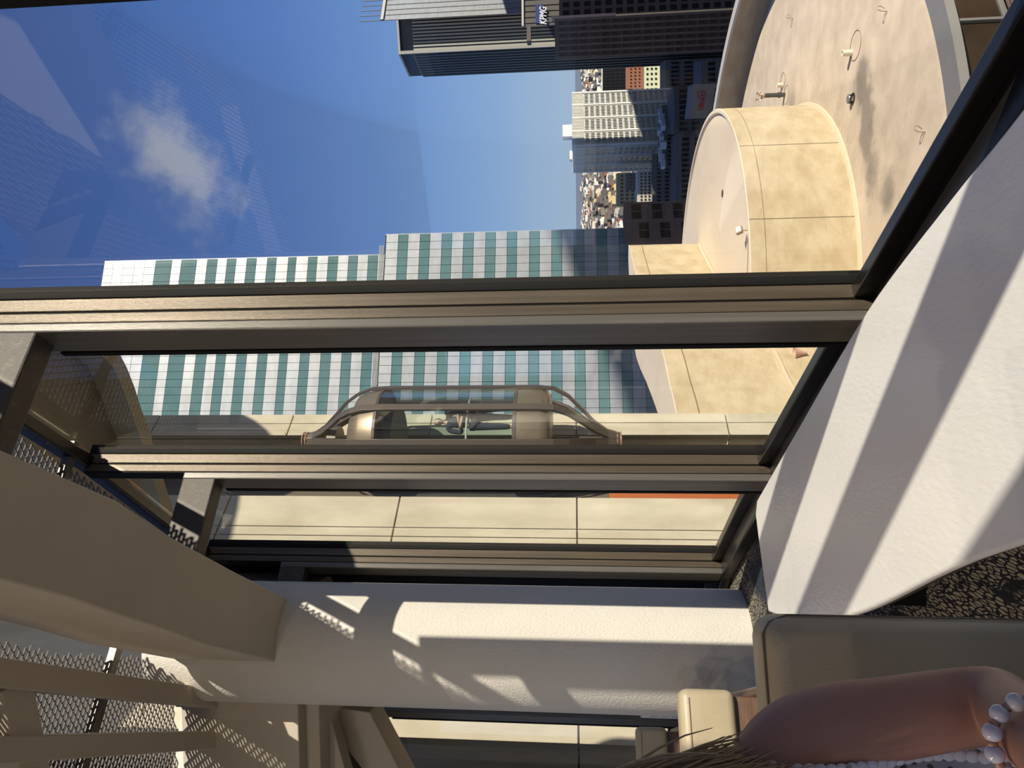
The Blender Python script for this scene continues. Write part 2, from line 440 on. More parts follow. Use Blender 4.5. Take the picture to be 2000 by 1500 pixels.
MUL_LABEL = {3: 'bronze window mullion at the frame\'s top left corner above the sky',
             4: 'widest bronze mullion, between the open sky and the glass elevator',
             5: 'bronze mullion just left of the glass elevator',
             6: 'bronze mullion standing next to the white column'}
for i, p in enumerate(MU):
    if i == 0: continue
    t, n = mul_axes(i); P = V2(p); rz = math.atan2(t.y, t.x)
    w = thing('window_mullion', MUL_LABEL.get(i, 'dark bronze window mullion beyond the frame of the picture'), 'mullion', P, group=None if i in MUL_LABEL else 'mullions out of view')
    def lay(name, d0, d1, wd, m, z0=.06, z1=HEAD + .02, bev=.004, ts=0):
        c = P - n * ((d0 + d1) / 2) + t * ts
        MB().box((c.x, c.y, (z0 + z1) / 2), (wd, abs(d1 - d0), z1 - z0), rz).build(name, m, w, bevel=bev)
    lay('outer_cap', -.10, -.035, .12, M_black)
    lay('outer_channel', -.035, .03, .11, M_bronze)
    lay('shadow_gap', .03, .04, .095, M_black, bev=0)
    lay('inner_channel', .04, .09, .11, M_bronze)
    lay('shadow_gap', .09, .097, .10, M_black, bev=0)
    lay('inner_face', .097, .145, .165, M_mull, z1=BZ + .27, bev=.008, ts=.015)
    lay('inner_stop', .06, .15, .03, M_black, z1=BZ + .05, ts=.113)
    # arm running back to the ring beam
    if i in (3, 4, 5, 6):
        # distance from the mullion to the outer edge of the beam
        best = None
        for k in range(len(E1) - 1):
            a, b = V2(E1[k]), V2(E1[k + 1]); e = b - a; d = -n
            den = d.x * e.y - d.y * e.x
            if abs(den) < 1e-6: continue
            s_ = ((a.x - P.x) * e.y - (a.y - P.y) * e.x) / den; u_ = ((a.x - P.x) * d.y - (a.y - P.y) * d.x) / den
            if -.05 <= u_ <= 1.05 and s_ > 0: best = s_
        if best is None: best = .5
        c = P - n * (.13 + best) / 2
        MB().box((c.x, c.y, BZ + .16), (.125, best - .13 + .03, .22), rz).build('arm', M_arm, w, bevel=.01)

# column
CX, CY, CR = -2.071, 5.632, .465
col = MB().lathe((CX, CY), [(0, 0), (CR, 0), (CR, HEAD + .1), (0, HEAD + .1)], 72).build('column', M_col, smooth=True)
tag(col, 'round white plaster column with a strip of sunlight down its side', 'column')

# girder above the column, knee braces
gi = thing('girder', 'beige plaster girder crossing above the column, dappled by light through the mesh', 'beam', (-3, 6, BZ))
MB().hexa([(-1.72, 5.55, BZ), (-5.6, 5.75, BZ), (-5.7, 6.6, BZ), (-1.72, 6.5, BZ)], [(-1.72, 5.55, HEAD + .04), (-5.6, 5.75, HEAD + .04), (-5.7, 6.6, HEAD + .04), (-1.72, 6.5, HEAD + .04)]).build('girder_body', M_wall, gi, bevel=.01)
MB().hexa([(-1.95, 5.7, BZ - .12), (-5.6, 5.9, BZ - .12), (-5.6, 6.5, BZ - .12), (-1.95, 6.4, BZ - .12)], [(-1.95, 5.7, BZ), (-5.6, 5.9, BZ), (-5.6, 6.5, BZ), (-1.95, 6.4, BZ)]).build('lower_flange', M_wall, gi, bevel=.01)
br = thing('diagonal_brace', 'slanting beige brace left of the column head', 'brace', at(640, 1400, 6.4))
a0, a1 = at(655, 1385, 6.3), at(725, 1392, 6.3); b0, b1 = at(735, 1500, 6.3), at(800, 1500, 6.3)
a0 = at(612, 1375, 6.3); a1 = at(722, 1391, 6.3); b0 = at(735, 1540, 6.3); b1 = at(800, 1540, 6.3)
MB().hexa([a0, a1, b1, b0], [q + Vector((-.05, .35, 0)) for q in (a0, a1, b1, b0)]).build('brace_body', M_beam, br, bevel=.01)
a0, a1 = at(598, 1335, 6.0), at(640, 1385, 6.0); b0, b1 = at(560, 1560, 6.0), at(690, 1560, 6.0)
br2 = thing('diagonal_brace', 'wide beige haunch plate under the girder, beside the slanting brace', 'brace', at(620, 1400, 6.0))
MB().hexa([a0, a1, b1, b0], [q + Vector((-.02, .18, 0)) for q in (a0, a1, b1, b0)]).build('brace_body', M_wall, br2, bevel=.01)

# slim beams under the mesh
def slim(name, label, p, q, w, z0, z1):
    t, n = seg_axes(p, q); c = (V2(p) + V2(q)) / 2
    o = MB().box((c.x, c.y, (z0 + z1) / 2), ((V2(q) - V2(p)).length, w, z1 - z0), math.atan2(t.y, t.x)).build(name, M_beam, bevel=.008)
    return tag(o, label, 'beam')
slim('ceiling_beam', 'slim beige beam under the mesh, nearer the big curved beam', (-1.05, 2.6), (-2.72, 5.95), .14, 4.18, 4.36)
slim('ceiling_beam', 'slim beige beam under the mesh, farther left of the pair', (-1.35, 2.35), (-3.05, 5.95), .13, 4.2, 4.38)
slim('cross_beam', 'short beige cross beam joining the two slim ceiling beams', (-1.55, 3.55), (-2.4, 3.75), .2, 4.215, 4.35)

# expanded-metal ceiling in three panels
def mesh_panel(poly, z, label):
    xs = [p[0] for p in poly]; ys = [p[1] for p in poly]
    root = thing('mesh_ceiling', label, 'mesh panel', (sum(xs) / len(xs), sum(ys) / len(ys), z))
    def inside(x, y):
        c = False; n = len(poly)
        for i in range(n):
            x1, y1 = poly[i]; x2, y2 = poly[(i + 1) % n]
            if (y1 > y) != (y2 > y) and x < (x2 - x1) * (y - y1) / (y2 - y1) + x1: c = not c
        return c
    bm = bmesh.new(); lw, sw = .085, .046
    tilt = .008
    nx = int((max(xs) - min(xs)) / lw) + 2; ny = int((max(ys) - min(ys)) / sw) + 2
    x0, y0 = min(xs), min(ys)
    for j in range(ny):
        for k in range(nx * 2):
            xa = x0 + k * lw / 2; xb = xa + lw / 2
            ya = y0 + j * sw + (sw / 2 if k % 2 else 0); yb = y0 + j * sw + (0 if k % 2 else sw / 2)
            for s_ in (1, -1):
                yc, yd = (ya, yb) if s_ == 1 else (-ya + 2 * (y0 + j * sw), -yb + 2 * (y0 + j * sw))
                if s_ == -1 and False: continue
                if not inside((xa + xb) / 2, (yc + yd) / 2): continue
                v = [bm.verts.new((xa, yc - .0045, z - tilt)), bm.verts.new((xb, yd - .0045, z - tilt)), bm.verts.new((xb, yd + .0045, z + tilt)), bm.verts.new((xa, yc + .0045, z + tilt))]
                bm.faces.new(v)
    me = bpy.data.meshes.new('expanded_mesh'); bm.to_mesh(me); bm.free(); me.materials.append(M_mesh)
    o = bpy.data.objects.new('expanded_mesh', me); COL.objects.link(o); put(o, root)
    sd = o.modifiers.new('thickness', 'SOLIDIFY'); sd.thickness = .003
    o['kind'] = 'stuff'
    return root
ROOF = HEAD + .06
inn = offset_line(MU, .10)
gp = mesh_panel([inn[4], inn[5], inn[6], (-1.7, 5.5), (-1.25, 4.48), (-.9, 3.83), (-.6, 3.34), (-.3, 2.62), (.1, 1.5), inn[3]], ROOF, 'expanded metal mesh strip between the windows and the curved beam')
gp2 = mesh_panel([(-.8, 2.2), (-1.0, 2.98), (-1.4, 3.73), (-1.65, 4.16), (-2.2, 5.5), (-4.6, 5.7), (-4.3, 3.2), (-3.2, 1.9)], ROOF, 'expanded metal mesh ceiling behind the curved beam, over the slim beams')
def bar(p, q, parent, w=.055, z=ROOF - .03, m=M_sill, h=.06):
    t, n = seg_axes(p, q); c = (V2(p) + V2(q)) / 2
    MB().box((c.x, c.y, z), ((V2(q) - V2(p)).length, w, h), math.atan2(t.y, t.x)).build('support_bar', m, parent, bevel=.004)
bar((-1.6, 4.9), (-3.9, 3.6), gp2, .075, m=M_mull); bar((-2.2, 5.52), (-2.6, 5.58), gp2, .05); bar((-.7, 2.9), (-2.9, 1.9), gp2)
bar((-.35, 4.35), (-1.15, 4.0), gp, .05, m=M_mull); bar((.3, 3.0), (-.4, 2.6), gp, .05)

# opaque ceiling and walls that close the room
ceil = MB().prism([(-9, 9.9), (-9, -4), (3.2, -4), (2.8, -2.2), (1.7, .44), (.55, 1.0), (-.2, 1.6), (-1.0, 2.0), (-3.2, 1.9), (-4.3, 3.2), (-4.6, 5.7), (-2.2, 6.5), (-2.2, 7.2), (-5.3, 10.0)], 4.66, 4.86).build('ceiling', M_ceil)
struct(ceil, 'dim plaster ceiling')
struct(MB().box((-9.05, 3, .45), (.1, 14, .9)).box((-9.05, 3, 4.3), (.1, 14, .9)).box((-9.05, 3, 2.4), (.1, .2, 3)).build('wall_left', M_wall), 'low wall and open windows on the left')
struct(MB().box((-3, -4.05, .45), (12.2, .1, .9)).box((-3, -4.05, 4.3), (12.2, .1, .9)).box((-3, -4.05, 2.4), (.2, .1, 3)).build('wall_back', M_wall), 'low wall and open windows behind')
struct(MB().box((-7.2, 9.85, 2.3), (3.6, .1, 5.2)).build('wall_far', M_wall), 'plain plaster wall beyond the left window')

# the lower header over the left window beyond the column
hw = MB().hexa([(-2.75, 7.45, 3.72), (-5.6, 9.75, 3.72), (-5.7, 9.55, 3.72), (-2.85, 7.2, 3.72)], [(-2.75, 7.45, 4.6), (-5.6, 9.75, 4.6), (-5.7, 9.55, 4.6), (-2.85, 7.2, 4.6)]).build('trim_1', M_sill)
struct(hw, 'black header over the far left window')

# added fill lamps, out of view, that warm and brighten the shaded lounge
for k, (x, y) in enumerate(((-3.4, -.6), (-5.2, -.4), (-3.2, -2.4), (-6.6, -2.0), (-7.4, -.2))):
    dl = thing('fill_lamp', 'unseen warm fill lamp added in the ceiling behind the camera', 'lamp', (x, y, 4.6), group='added fill lamps')
    MB().lathe((x, y), [(.0, 4.655), (.13, 4.655), (.13, 4.62), (.10, 4.62), (.09, 4.64), (0, 4.64)], 20).build('housing', M_alu, dl, smooth=True)
    ll_ = bpy.data.lights.new('fill_bulb', 'AREA'); ll_.shape = 'DISK'; ll_.size = .17; ll_.energy = 38; ll_.color = (1, .80, .58)
    lo_ = bpy.data.objects.new('fill_bulb', ll_); COL.objects.link(lo_); lo_.location = (x, y, 4.615); lo_.parent = dl; lo_.matrix_parent_inverse = Matrix.Translation(dl.location).inverted()

# ------------------------------------------------------------------ low white table along the window
TZ = .4
RE = [(1.12, -.6), (1.0, .1), (.78, .85), (.52, 1.44), (.41, 1.72), (.2, 2.2), (-.18, 2.85), (-.56, 3.49)]
LE = [(.30, -.6), (.17, .1), (-.06, .85), (-.31, 1.45), (-.44, 1.74), (-.69, 2.23), (-.9, 2.75), (-1.03, 3.3)]
def smooth_line(pts, n=5):
    out = []
    for i in range(len(pts) - 1):
        p0, p1, p2, p3 = V2(pts[max(i - 1, 0)]), V2(pts[i]), V2(pts[i + 1]), V2(pts[min(i + 2, len(pts) - 1)])
        for k in range(n):
            t = k / n
            q = .5 * ((2 * p1) + (-p0 + p2) * t + (2 * p0 - 5 * p1 + 4 * p2 - p3) * t * t + (-p0 + 3 * p1 - 3 * p2 + p3) * t ** 3)
            out.append((q.x, q.y))
    out.append(tuple(pts[-1][:2])); return out
RE, LE = smooth_line(RE, 6), smooth_line(LE, 6)
tb = thing('low_table', 'long low table with a glossy white top striped by mullion shadows', 'table', (0, 1.5, 0))
MB().prism(RE + [(-.63, 3.52), (-.73, 3.47)] + LE[::-1], TZ - .022, TZ).build('tabletop', M_table, tb, smooth=True, bevel=.009, seg=3, angle=50)
MB().prism([(x - .012, y) for x, y in RE] + [(x + .012, y) for x, y in LE[::-1]], TZ - .05, TZ - .0225).build('edge_band', M_brownedge, tb)
for (x, y) in ((.6, .2), (.1, 1.6), (-.65, 2.95)):
    MB().prism([(x - .16, y - .25), (x + .16, y - .25), (x + .16, y + .2), (x - .16, y + .2)], 0, TZ - .05).build('pedestal', M_black, tb)

# ------------------------------------------------------------------ chairs
def rbox(name, m, parent, c, size, rz=0, r=.03, seg=4):
    o = MB().box((0, 0, 0), size).build(name, m)
    o.location = c; o.rotation_euler = (0, 0, rz)
    b = o.modifiers.new('bevel', 'BEVEL'); b.width = r; b.segments = seg
    for p in o.data.polygons: p.use_smooth = True
    if parent is not None: put(o, parent)
    return o

def chair(label, corner, rz, style, top=.9):
    """corner = right end of the back's top, seen from behind; back along -x, the chair faces +y"""
    R = Matrix.Rotation(rz, 3, 'Z')
    c0 = Vector((corner[0], corner[1], 0)); wid = .62
    def P(x, y, z): return c0 + R @ Vector((x, y, z))
    t = thing('lounge_chair', label, 'chair', P(-wid / 2, .3, 0), group='tan leather chairs beside the window')
    if style == 0:
        rbox('backrest', M_leather, t, P(-wid / 2, -.06, top / 2 + .105), (wid, .12, top - .21), rz, .035)
        sb = MB().tube([P(-.001, -.10, .25), P(-.001, -.10, top - .04), P(-.012, -.10, top - .012), P(-.03, -.10, top - .001), P(-wid + .03, -.10, top - .001)], .0016, 6).build('piping', M_seam, t)
    else:
        rbox('backrest', M_leather, t, P(-wid / 2, .06, .805), (wid, .11, .19), rz, .03)
        for dx in (-.03, -.036):
            pass
        sb = MB().tube([P(-.03, .004, .868), P(-wid + .03, .004, .868)], .002, 6).build('stitching', M_seam, t)
        rbox('back_panel', M_wood, t, P(-wid / 2, .07, .60), (wid - .04, .045, .24), rz, .006, 2)
        MB().box(P(.0, .32, .60), (.035, .56, .05), rz).build('side_rail', M_wood, t, bevel=.008)
        MB().box(P(-wid, .32, .60), (.035, .56, .05), rz).build('side_rail', M_wood, t, bevel=.008)
    sg = -1 if style == 0 else 1
    rbox('seat', M_leather, t, P(-wid / 2, sg * .385, .40), (wid, .53, .15), rz, .04)
    for sx in (-.05, -wid + .05):
        for sy in (sg * .07, sg * .58):
            MB().tube([P(sx, sy, 0), P(sx, sy, .34)], [.016, .024], 10).build('leg', M_wood, t, smooth=True)
    return t
chair('tall tan leather chair back behind the woman\'s bare arm, beside the white table', (at(1460, 1197, 1.25).x, 1.25), radians(17), 0, at(1457, 1197, 1.25).z)
chair('tan leather chair with stitched top pad and dark wood below, behind the bare shoulder', (at(1320, 1343, 2.54).x, 2.54), radians(26), 1)
chair('farthest tan leather chair back, in front of the left window', (at(1235, 1418, 4.45).x, 4.45), radians(28), 1)

# placard on the column
pp = at(1285, 1393, 5.62)
pl = thing('placard', 'small framed white notice with fine print at the column\'s left edge', 'sign', pp)
rzp = radians(-52)
def PL(x, y, z): return Vector((pp.x, pp.y, 0)) + Matrix.Rotation(rzp, 3, 'Z') @ Vector((x, y, 0)) + Vector((0, 0, z))
zt = at(1252, 1390, 5.62).z
MB().box(PL(0, 0, zt - .2), (.25, .012, .40), rzp).build('backing', M_tanframe, pl, bevel=.002)
MB().box(PL(0, -.008, zt - .2), (.23, .003, .38), rzp).build('paper', M_paper, pl)
tx = MB()
for r in range(26):
    zz = zt - .075 - r * .0115
    if r % 7 == 6: continue
    tx.box(PL(-.005 * (r % 3), -.0105, zz), (.18 - .02 * (r % 3), .001, .004), rzp)
tx.build('print_lines', M_ink, pl)
MB().sphere(PL(0, -.0102, zt - .04), .016, 12, (1, .1, .7), Matrix.Rotation(rzp, 3, 'Z')).build('emblem', M_ink, pl)
hk = MB()
q = at(1366, 1337, 5.2)
for k, rr in enumerate((.026, .018)):
    hk.tube([(q.x + rr * cos(a * pi / 8), q.y, q.z + rr * sin(a * pi / 8) + .01 * k) for a in range(17)], .0022, 5)
tag(hk.build('wire_ring', M_paper), 'tiny pale wire loops showing above the stitched chair back', 'wire')
# ================================================================== THE TOWER OUTSIDE
def pier(name, label, p0, p1, ret, levels, grooves=None):
    """stacked concrete panels from p0 (right) to p1 (left), with a return wall going back at p1"""
    root = thing(name, label, 'pier', (p0[0], p0[1], levels[0]))
    t = (V2(p1) - V2(p0)).normalized(); n = Vector((t.y, -t.x, 0))
    if n.dot(Vector((0, -1, 0))) < 0: n = -n
    L = (V2(p1) - V2(p0)).length
    cuts = [0] + (grooves or []) + [L]
    for a, b in zip(levels[:-1], levels[1:]):
        z0, z1 = a + .015, b - .015
        for k in range(len(cuts) - 1):
            c0, c1 = cuts[k] + (.008 if k else 0), cuts[k + 1] - (.008 if k < len(cuts) - 2 else 0)
            A = V2(p0) + t * c0; B = V2(p0) + t * c1
            MB().prism([A, B, B - n * .3, A - n * .3], z0, z1).build('concrete_panel', M_conc, root, bevel=.008)
        A = V2(p1); r = V2(ret)
        MB().prism([A - n * .302, A, A + r, A + r - t * .2 - n * .0], z0, z1).build('return_panel', M_conc, root, bevel=.006)
    A, B = V2(p0) - n * .06 + t * .03, V2(p1) - n * .06 - t * .03
    MB().prism([A, B, B - n * .2, A - n * .2], levels[0], levels[-1]).build('backing_wall', M_groove, root)
    return root
LV = [-16.25, -12.75, -9.25, -5.75, -2.25, 1.25, 4.75, 8.25, 11.75, 15.25]
pier('concrete_pier', 'pale concrete pier right of and behind the glass elevator', (-.72, 17.3), (-1.2, 16.82), (-1.1, 1.3), LV, [.30])
pier('concrete_pier', 'broad sunlit concrete pier seen left of the elevator and left of the column', (-2.22, 14.0), (-5.41, 10.81), (-1.15, 1.2), LV, [.72, .92])
ov = MB().lathe((1, 9), [(0, 15), (4.95, 15), (5.1, 15.15), (5.1, 15.9), (0, 15.9)], 48).build('shade_ledge', M_conc, smooth=True)  # hidden disc set overhead to cast the rounded shadow on the right pier
tag(ov, 'unseen round concrete ledge overhead, placed to shade the top of the right pier', 'ledge')
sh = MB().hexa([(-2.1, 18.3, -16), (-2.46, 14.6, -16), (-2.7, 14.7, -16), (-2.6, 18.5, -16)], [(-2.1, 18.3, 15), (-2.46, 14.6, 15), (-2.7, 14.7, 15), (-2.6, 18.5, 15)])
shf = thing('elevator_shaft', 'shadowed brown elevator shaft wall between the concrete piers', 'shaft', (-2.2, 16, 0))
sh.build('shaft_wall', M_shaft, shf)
MB().hexa([(-2.16, 14.3, -9), (-2.0, 14.9, -9), (-2.2, 15, -9), (-2.3, 14.3, -9)], [(-2.16, 14.3, .6), (-2.0, 14.9, .6), (-2.2, 15, .6), (-2.3, 14.3, .6)]).build('orange_wall', M_orange, shf)
# dark glass wing past the far left window
dw = thing('dark_wing', 'black glass wing at the left edge beyond the broad pier', 'building', (-8, 14, -5))
MB().hexa([(-6.0, 12.4, -16), (-10, 9.9, -16), (-11, 12, -16), (-7, 14.5, -16)], [(-6.0, 12.4, 15), (-10, 9.9, 15), (-11, 12, 15), (-7, 14.5, 15)]).build('glass_wall', M_dark, dw)
for k in range(3):
    c = Vector((-6.25 - k * .35, 12.15 - k * .22, 0)) + Vector((.04, -.07, 0))
    MB().box((c.x, c.y, 0), (.06, .08, 31), radians(32)).build('mullion_strip', M_mull, dw)

# canopy: brown soffit with a curved rim
ed = [(-2.2, 6.95), (-1.4, 6.5), (-.8, 6.2), (-.36, 6.0), (-.2, 5.9), (0, 5.8), (.16, 5.7), (.28, 5.6), (.40, 5.4), (.50, 5.1), (.57, 4.8), (.60, 4.4), (.57, 4.0), (.50, 3.75)]
bk = [(-2.0, 6.85), (-1.25, 6.1), (-.75, 5.35), (-.35, 4.8), (.1, 3.95), (.42, 3.4)]
cn = thing('canopy', 'brown concrete canopy with a curved rim outside the second window', 'canopy', (0, 5.2, 5.0))
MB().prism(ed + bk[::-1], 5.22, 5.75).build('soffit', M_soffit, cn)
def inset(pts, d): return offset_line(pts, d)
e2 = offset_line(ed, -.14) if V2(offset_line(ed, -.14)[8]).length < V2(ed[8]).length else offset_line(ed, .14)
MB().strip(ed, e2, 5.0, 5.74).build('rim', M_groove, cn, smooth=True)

# ------------------------------------------------------------------ glass elevator capsule
EX, EY, ER = at(900, 862, 15.5).x, 15.6, 1.165
Zx = lambda x: 1.25 + (1125 - x) / FPX * 15.5
zt_, zwt, zwb, zb_ = Zx(690), Zx(745), Zx(1012), Zx(1078)
ele = thing('elevator_cabin', 'rounded bronze outdoor elevator capsule with wrap-around windows', 'elevator', (EX, EY, zb_))
NA = 32
MB().lathe((EX, EY), [(.3, zt_ + .12), (ER * .62, zt_ + .06), (ER * .86, zt_ - .08), (ER * .94, zt_ - .28), (ER, zwt), (ER - .05, zwt), (ER * .86, zwt + .03), (0, zwt + .05)], 40).build('roof_shell', M_cab, ele, smooth=True, angle=50)
MB().lathe((EX, EY), [(0, zwb - .02), (ER - .06, zwb - .02), (ER, zwb), (ER, zb_ + .24), (ER * .96, zb_ + .1), (ER * .86, zb_ + .02), (ER * .7, zb_), (0, zb_)], 40).build('lower_shell', M_cab, ele, smooth=True, angle=50)
MB().lathe((EX, EY), [(ER + .012, zwt - .05), (ER + .012, zwt + .01), (ER - .05, zwt + .01), (ER - .05, zwt - .05), (ER + .012, zwt - .05)], 40).build('window_band', M_rail, ele)
MB().lathe((EX, EY), [(ER + .012, zwb - .02), (ER + .012, zwb + .05), (ER - .05, zwb + .05), (ER - .05, zwb - .02), (ER + .012, zwb - .02)], 40).build('window_band', M_rail, ele)
MB().lathe((EX, EY), [(.55, zwt + .01), (.8, zwt - .3), (.78, zwt - .3), (0, zwt - .05)], 32).build('ceiling_drum', M_cabin_in, ele, smooth=True)
rail_a = [radians(100), radians(48), radians(-90 + 79), radians(-90 + 40), radians(-90 + 3), radians(-90 - 36), radians(-90 - 75), radians(-90 - 112)]
for k in range(len(rail_a) - 1):
    a0, a1 = rail_a[k + 1] + .03, rail_a[k] - .03
    MB().lathe((EX, EY), [(ER - .01, zwb + .04), (ER - .01, zwt - .04)], 8, a0, a1).build('curved_window', M_cabglass, ele, smooth=True)
MB().lathe((EX, EY), [(ER - .02, zwb), (ER - .02, zwt)], 10, radians(105), radians(175)).build('door_wall', M_cabin_in, ele, smooth=True)
for k, a in enumerate(rail_a):
    o = Vector((cos(a), sin(a), 0)); tg = Vector((-sin(a), cos(a), 0))
    prof = [(.10, Zx(578)), (.16, Zx(600)), (.34, Zx(625)), (.62, Zx(650)), (.86, Zx(670)), (1.05, Zx(695)), (1.16, Zx(722)), (1.18, Zx(760)), (1.18, Zx(1050)), (1.15, Zx(1082)), (.98, Zx(1110)), (.70, Zx(1135)), (.40, Zx(1160)), (.20, Zx(1185)), (.12, Zx(1210))]
    pts = [Vector((EX, EY, z)) + o * (r + .02) for r, z in prof]
    nd = []
    for i in range(len(pts)):
        d = (pts[min(i + 1, len(pts) - 1)] - pts[max(i - 1, 0)]).normalized(); nd.append(d.cross(tg).normalized())
    MB().ribbon(pts, tg, .15, .07, nd).build('cage_rail', M_rail, ele, bevel=.008)
MB().lathe((EX, EY), [(0, Zx(650)), (.34, Zx(650)), (.34, Zx(632)), (0, Zx(632))], 24).build('pulley_housing', M_rail, ele)
MB().tube([(EX, EY, Zx(580)), (EX, EY, Zx(690))], .09, 10).build('hanger_rod', M_rail, ele)
MB().tube([(EX, EY, Zx(1212)), (EX, EY, Zx(1078))], .10, 10).build('buffer_rod', M_rail, ele)
for zz in (Zx(577), Zx(584), Zx(1204), Zx(1211)):
    MB().tube([(EX + .19 * cos(k * pi / 12), EY + .19 * sin(k * pi / 12), zz) for k in range(25)], .016, 6).build('cable_ring', M_copper, ele)
MB().tube([(EX + .98 * cos(radians(a)), EY + .98 * sin(radians(a)), Zx(920)) for a in range(-170, -5, 12)], .022, 8).build('handrail', M_finw, ele, smooth=True)

# ------------------------------------------------------------------ people
def skin_mesh(name, verts, edges, radii, m, parent, sub=2):
    me = bpy.data.meshes.new(name); me.from_pydata([tuple(v) for v in verts], edges, []); me.materials.append(m)
    o = bpy.data.objects.new(name, me); COL.objects.link(o)
    o.modifiers.new('skin', 'SKIN')
    lay = me.skin_vertices[0].data
    for i, r in enumerate(radii):
        lay[i].radius = (r, r) if not isinstance(r, tuple) else r
        lay[i].use_root = (i == 0)
    sb = o.modifiers.new('sub', 'SUBSURF'); sb.levels = sub; sb.render_levels = sub
    o.modifiers['skin'].use_smooth_shade = True
    if parent is not None: put(o, parent)
    return o

def head(parent, c, fwd, s=1.0, skin=None, hair=None, longhair=False):
    """skull with nose, ears, eyes and mouth; fwd is the plan angle the face looks along"""
    skin = skin or M_skin
    R = Matrix.Rotation(fwd - pi / 2, 3, 'Z')
    c = Vector(c)
    def P(x, y, z): return c + R @ Vector((x * s, y * s, z * s))
    b = MB(); bmesh.ops.create_uvsphere(b.bm, u_segments=24, v_segments=16, radius=1)
    for v in b.bm.verts:
        x, y, z = v.co
        w = .074 * (1 - .26 * max(0, -z) ** 1.5); d = .092 * (1 - .10 * max(0, -z))
        p = Vector((x * w, y * d + (.012 * max(0, -z) if y > 0 else -.004 * max(0, z)), z * .115))
        if y > .6 and abs(x) < .35 and -.45 < z < .1: p.y += .018 * (1 - abs(x) / .35) * (1 - abs(z + .2) / .3 if abs(z + .2) < .3 else 0)
        if y > .5 and .05 < z < .3 and .2 < abs(x) < .6: p.y -= .006
        v.co = c + R @ (p * s)
    h = b.build('head', skin, parent, smooth=True, angle=180)
    nb = MB(); nb.sphere(P(0, .095, -.018), .012 * s, 8, (.9, 1.2, 1.6), R); nb.build('nose', skin, h, smooth=True, angle=180)
    for sx in (-1, 1):
        MB().sphere(P(sx * .03, .080, .008), .0085 * s, 8, (1.3, .6, .7), R).build('eye', M_eye, h)
        MB().sphere(P(sx * .073, -.005, -.008), .018 * s, 8, (.4, .8, 1.5), R).build('ear', skin, h, smooth=True, angle=180)
    MB().sphere(P(0, .086, -.052), .012 * s, 8, (1.6, .4, .45), R).build('mouth', M_lip, h)
    if hair:
        b = MB(); bmesh.ops.create_uvsphere(b.bm, u_segments=24, v_segments=14, radius=1)
        for v in list(b.bm.verts):
            x, y, z = v.co
            v.co = P(x * .083, y * .10 - .008, z * .122 + .006)
            v.tag = (y > .25 and z < .45) or (z < -.35)
        bmesh.ops.delete(b.bm, geom=[v for v in b.bm.verts if v.tag], context='VERTS')
        b.build('hair', hair, h, smooth=True, angle=180)
    return h

def standing(label, base, fwd, H, top, legs, hair, arms='crossed', skin=None, part_sleeve=True):
    """an upright figure with tapered limbs; base = where the feet stand"""
    skin = skin or M_skin2
    k = H / 1.75
    R = Matrix.Rotation(fwd - pi / 2, 3, 'Z'); B = Vector(base)
    def P(x, y, z): return B + R @ Vector((x * k, y * k, z * k))
    root = thing('person', label, 'person', base)
    V = []; E = []; Rd = []
    def add(p, r, par=None):
        V.append(P(*p)); Rd.append(r * k); i = len(V) - 1
        if par is not None: E.append((par, i))
        return i
    pel = add((0, 0, .95), .12)
    ab = add((0, 0, 1.10), .115, pel); ch = add((0, .005, 1.27), .135, ab); nb = add((0, 0, 1.42), .085, ch); nk = add((0, .01, 1.50), .05, nb); add((0, .015, 1.58), .045, nk)
    hands = []
    for s in (-1, 1):
        sh_ = add((s * .17, 0, 1.40), .062, nb)
        if arms == 'crossed':
            el = add((s * .23, .06, 1.12), .043, sh_); wr = add((-s * .02, .20, 1.16 + .03 * s), .03, el); ha = add((-s * .10, .19, 1.18 + .03 * s), .032, wr)
        else:
            el = add((s * .24, .0, 1.10), .043, sh_); wr = add((s * .22, .10, .86), .03, el); ha = add((s * .20, .12, .78), .032, wr)
        for f in range(4):
            d = Vector((-s * .05 if arms == 'crossed' else 0, .012 * (f - 1.5), .010 * (f - 1.5) if arms == 'crossed' else -.05))
            v0 = V[ha]; V.append(v0 + R @ (d * k)); Rd.append(.009 * k); E.append((ha, len(V) - 1))
        hp = add((s * .09, 0, .90), .09, pel); kn = add((s * .10, .02, .50), .058, hp); an = add((s * .10, -.01, .09), .04, kn); add((s * .115, .13, .035), .035, an)
    body = skin_mesh('body', V, E, Rd, skin, root, 1)
    # clothes
    V2_, E2_, R2_ = [], [], []
    def add2(p, r, par=None):
        V2_.append(P(*p)); R2_.append(r * k); i = len(V2_) - 1
        if par is not None: E2_.append((par, i))
        return i
    a = add2((0, 0, .92), .135); b = add2((0, 0, 1.10), .13, a); c = add2((0, .005, 1.27), .15, b); d = add2((0, 0, 1.43), .095, c)
    for s in (-1, 1):
        e = add2((s * .18, 0, 1.41), .073, d)
        if arms == 'crossed': f = add2((s * .235, .055, 1.13), .055, e); add2((s * .10, .15, 1.13 + .02 * s), .045, f)
        else: f = add2((s * .245, 0, 1.10), .053, e); add2((s * .225, .09, .90), .042, f)
    skin_mesh('shirt', V2_, E2_, R2_, top, root, 1)
    V2_, E2_, R2_ = [], [], []
    a = add2((0, 0, .96), .13)
    for s in (-1, 1):
        b = add2((s * .09, 0, .88), .105, a); c = add2((s * .10, .02, .50), .078, b); add2((s * .10, -.005, .10), .062, c)
    skin_mesh('trousers', V2_, E2_, R2_, legs, root, 1)
    for s in (-1, 1):
        MB().sphere(P(s * .112, .07, .045), .05 * k, 10, (.9, 2.6, .9), R).build('shoe', M_black, root, smooth=True, angle=180)
    head(root, P(0, .02, 1.645), fwd, k, skin, hair)
    return root
fz = zwb + .0
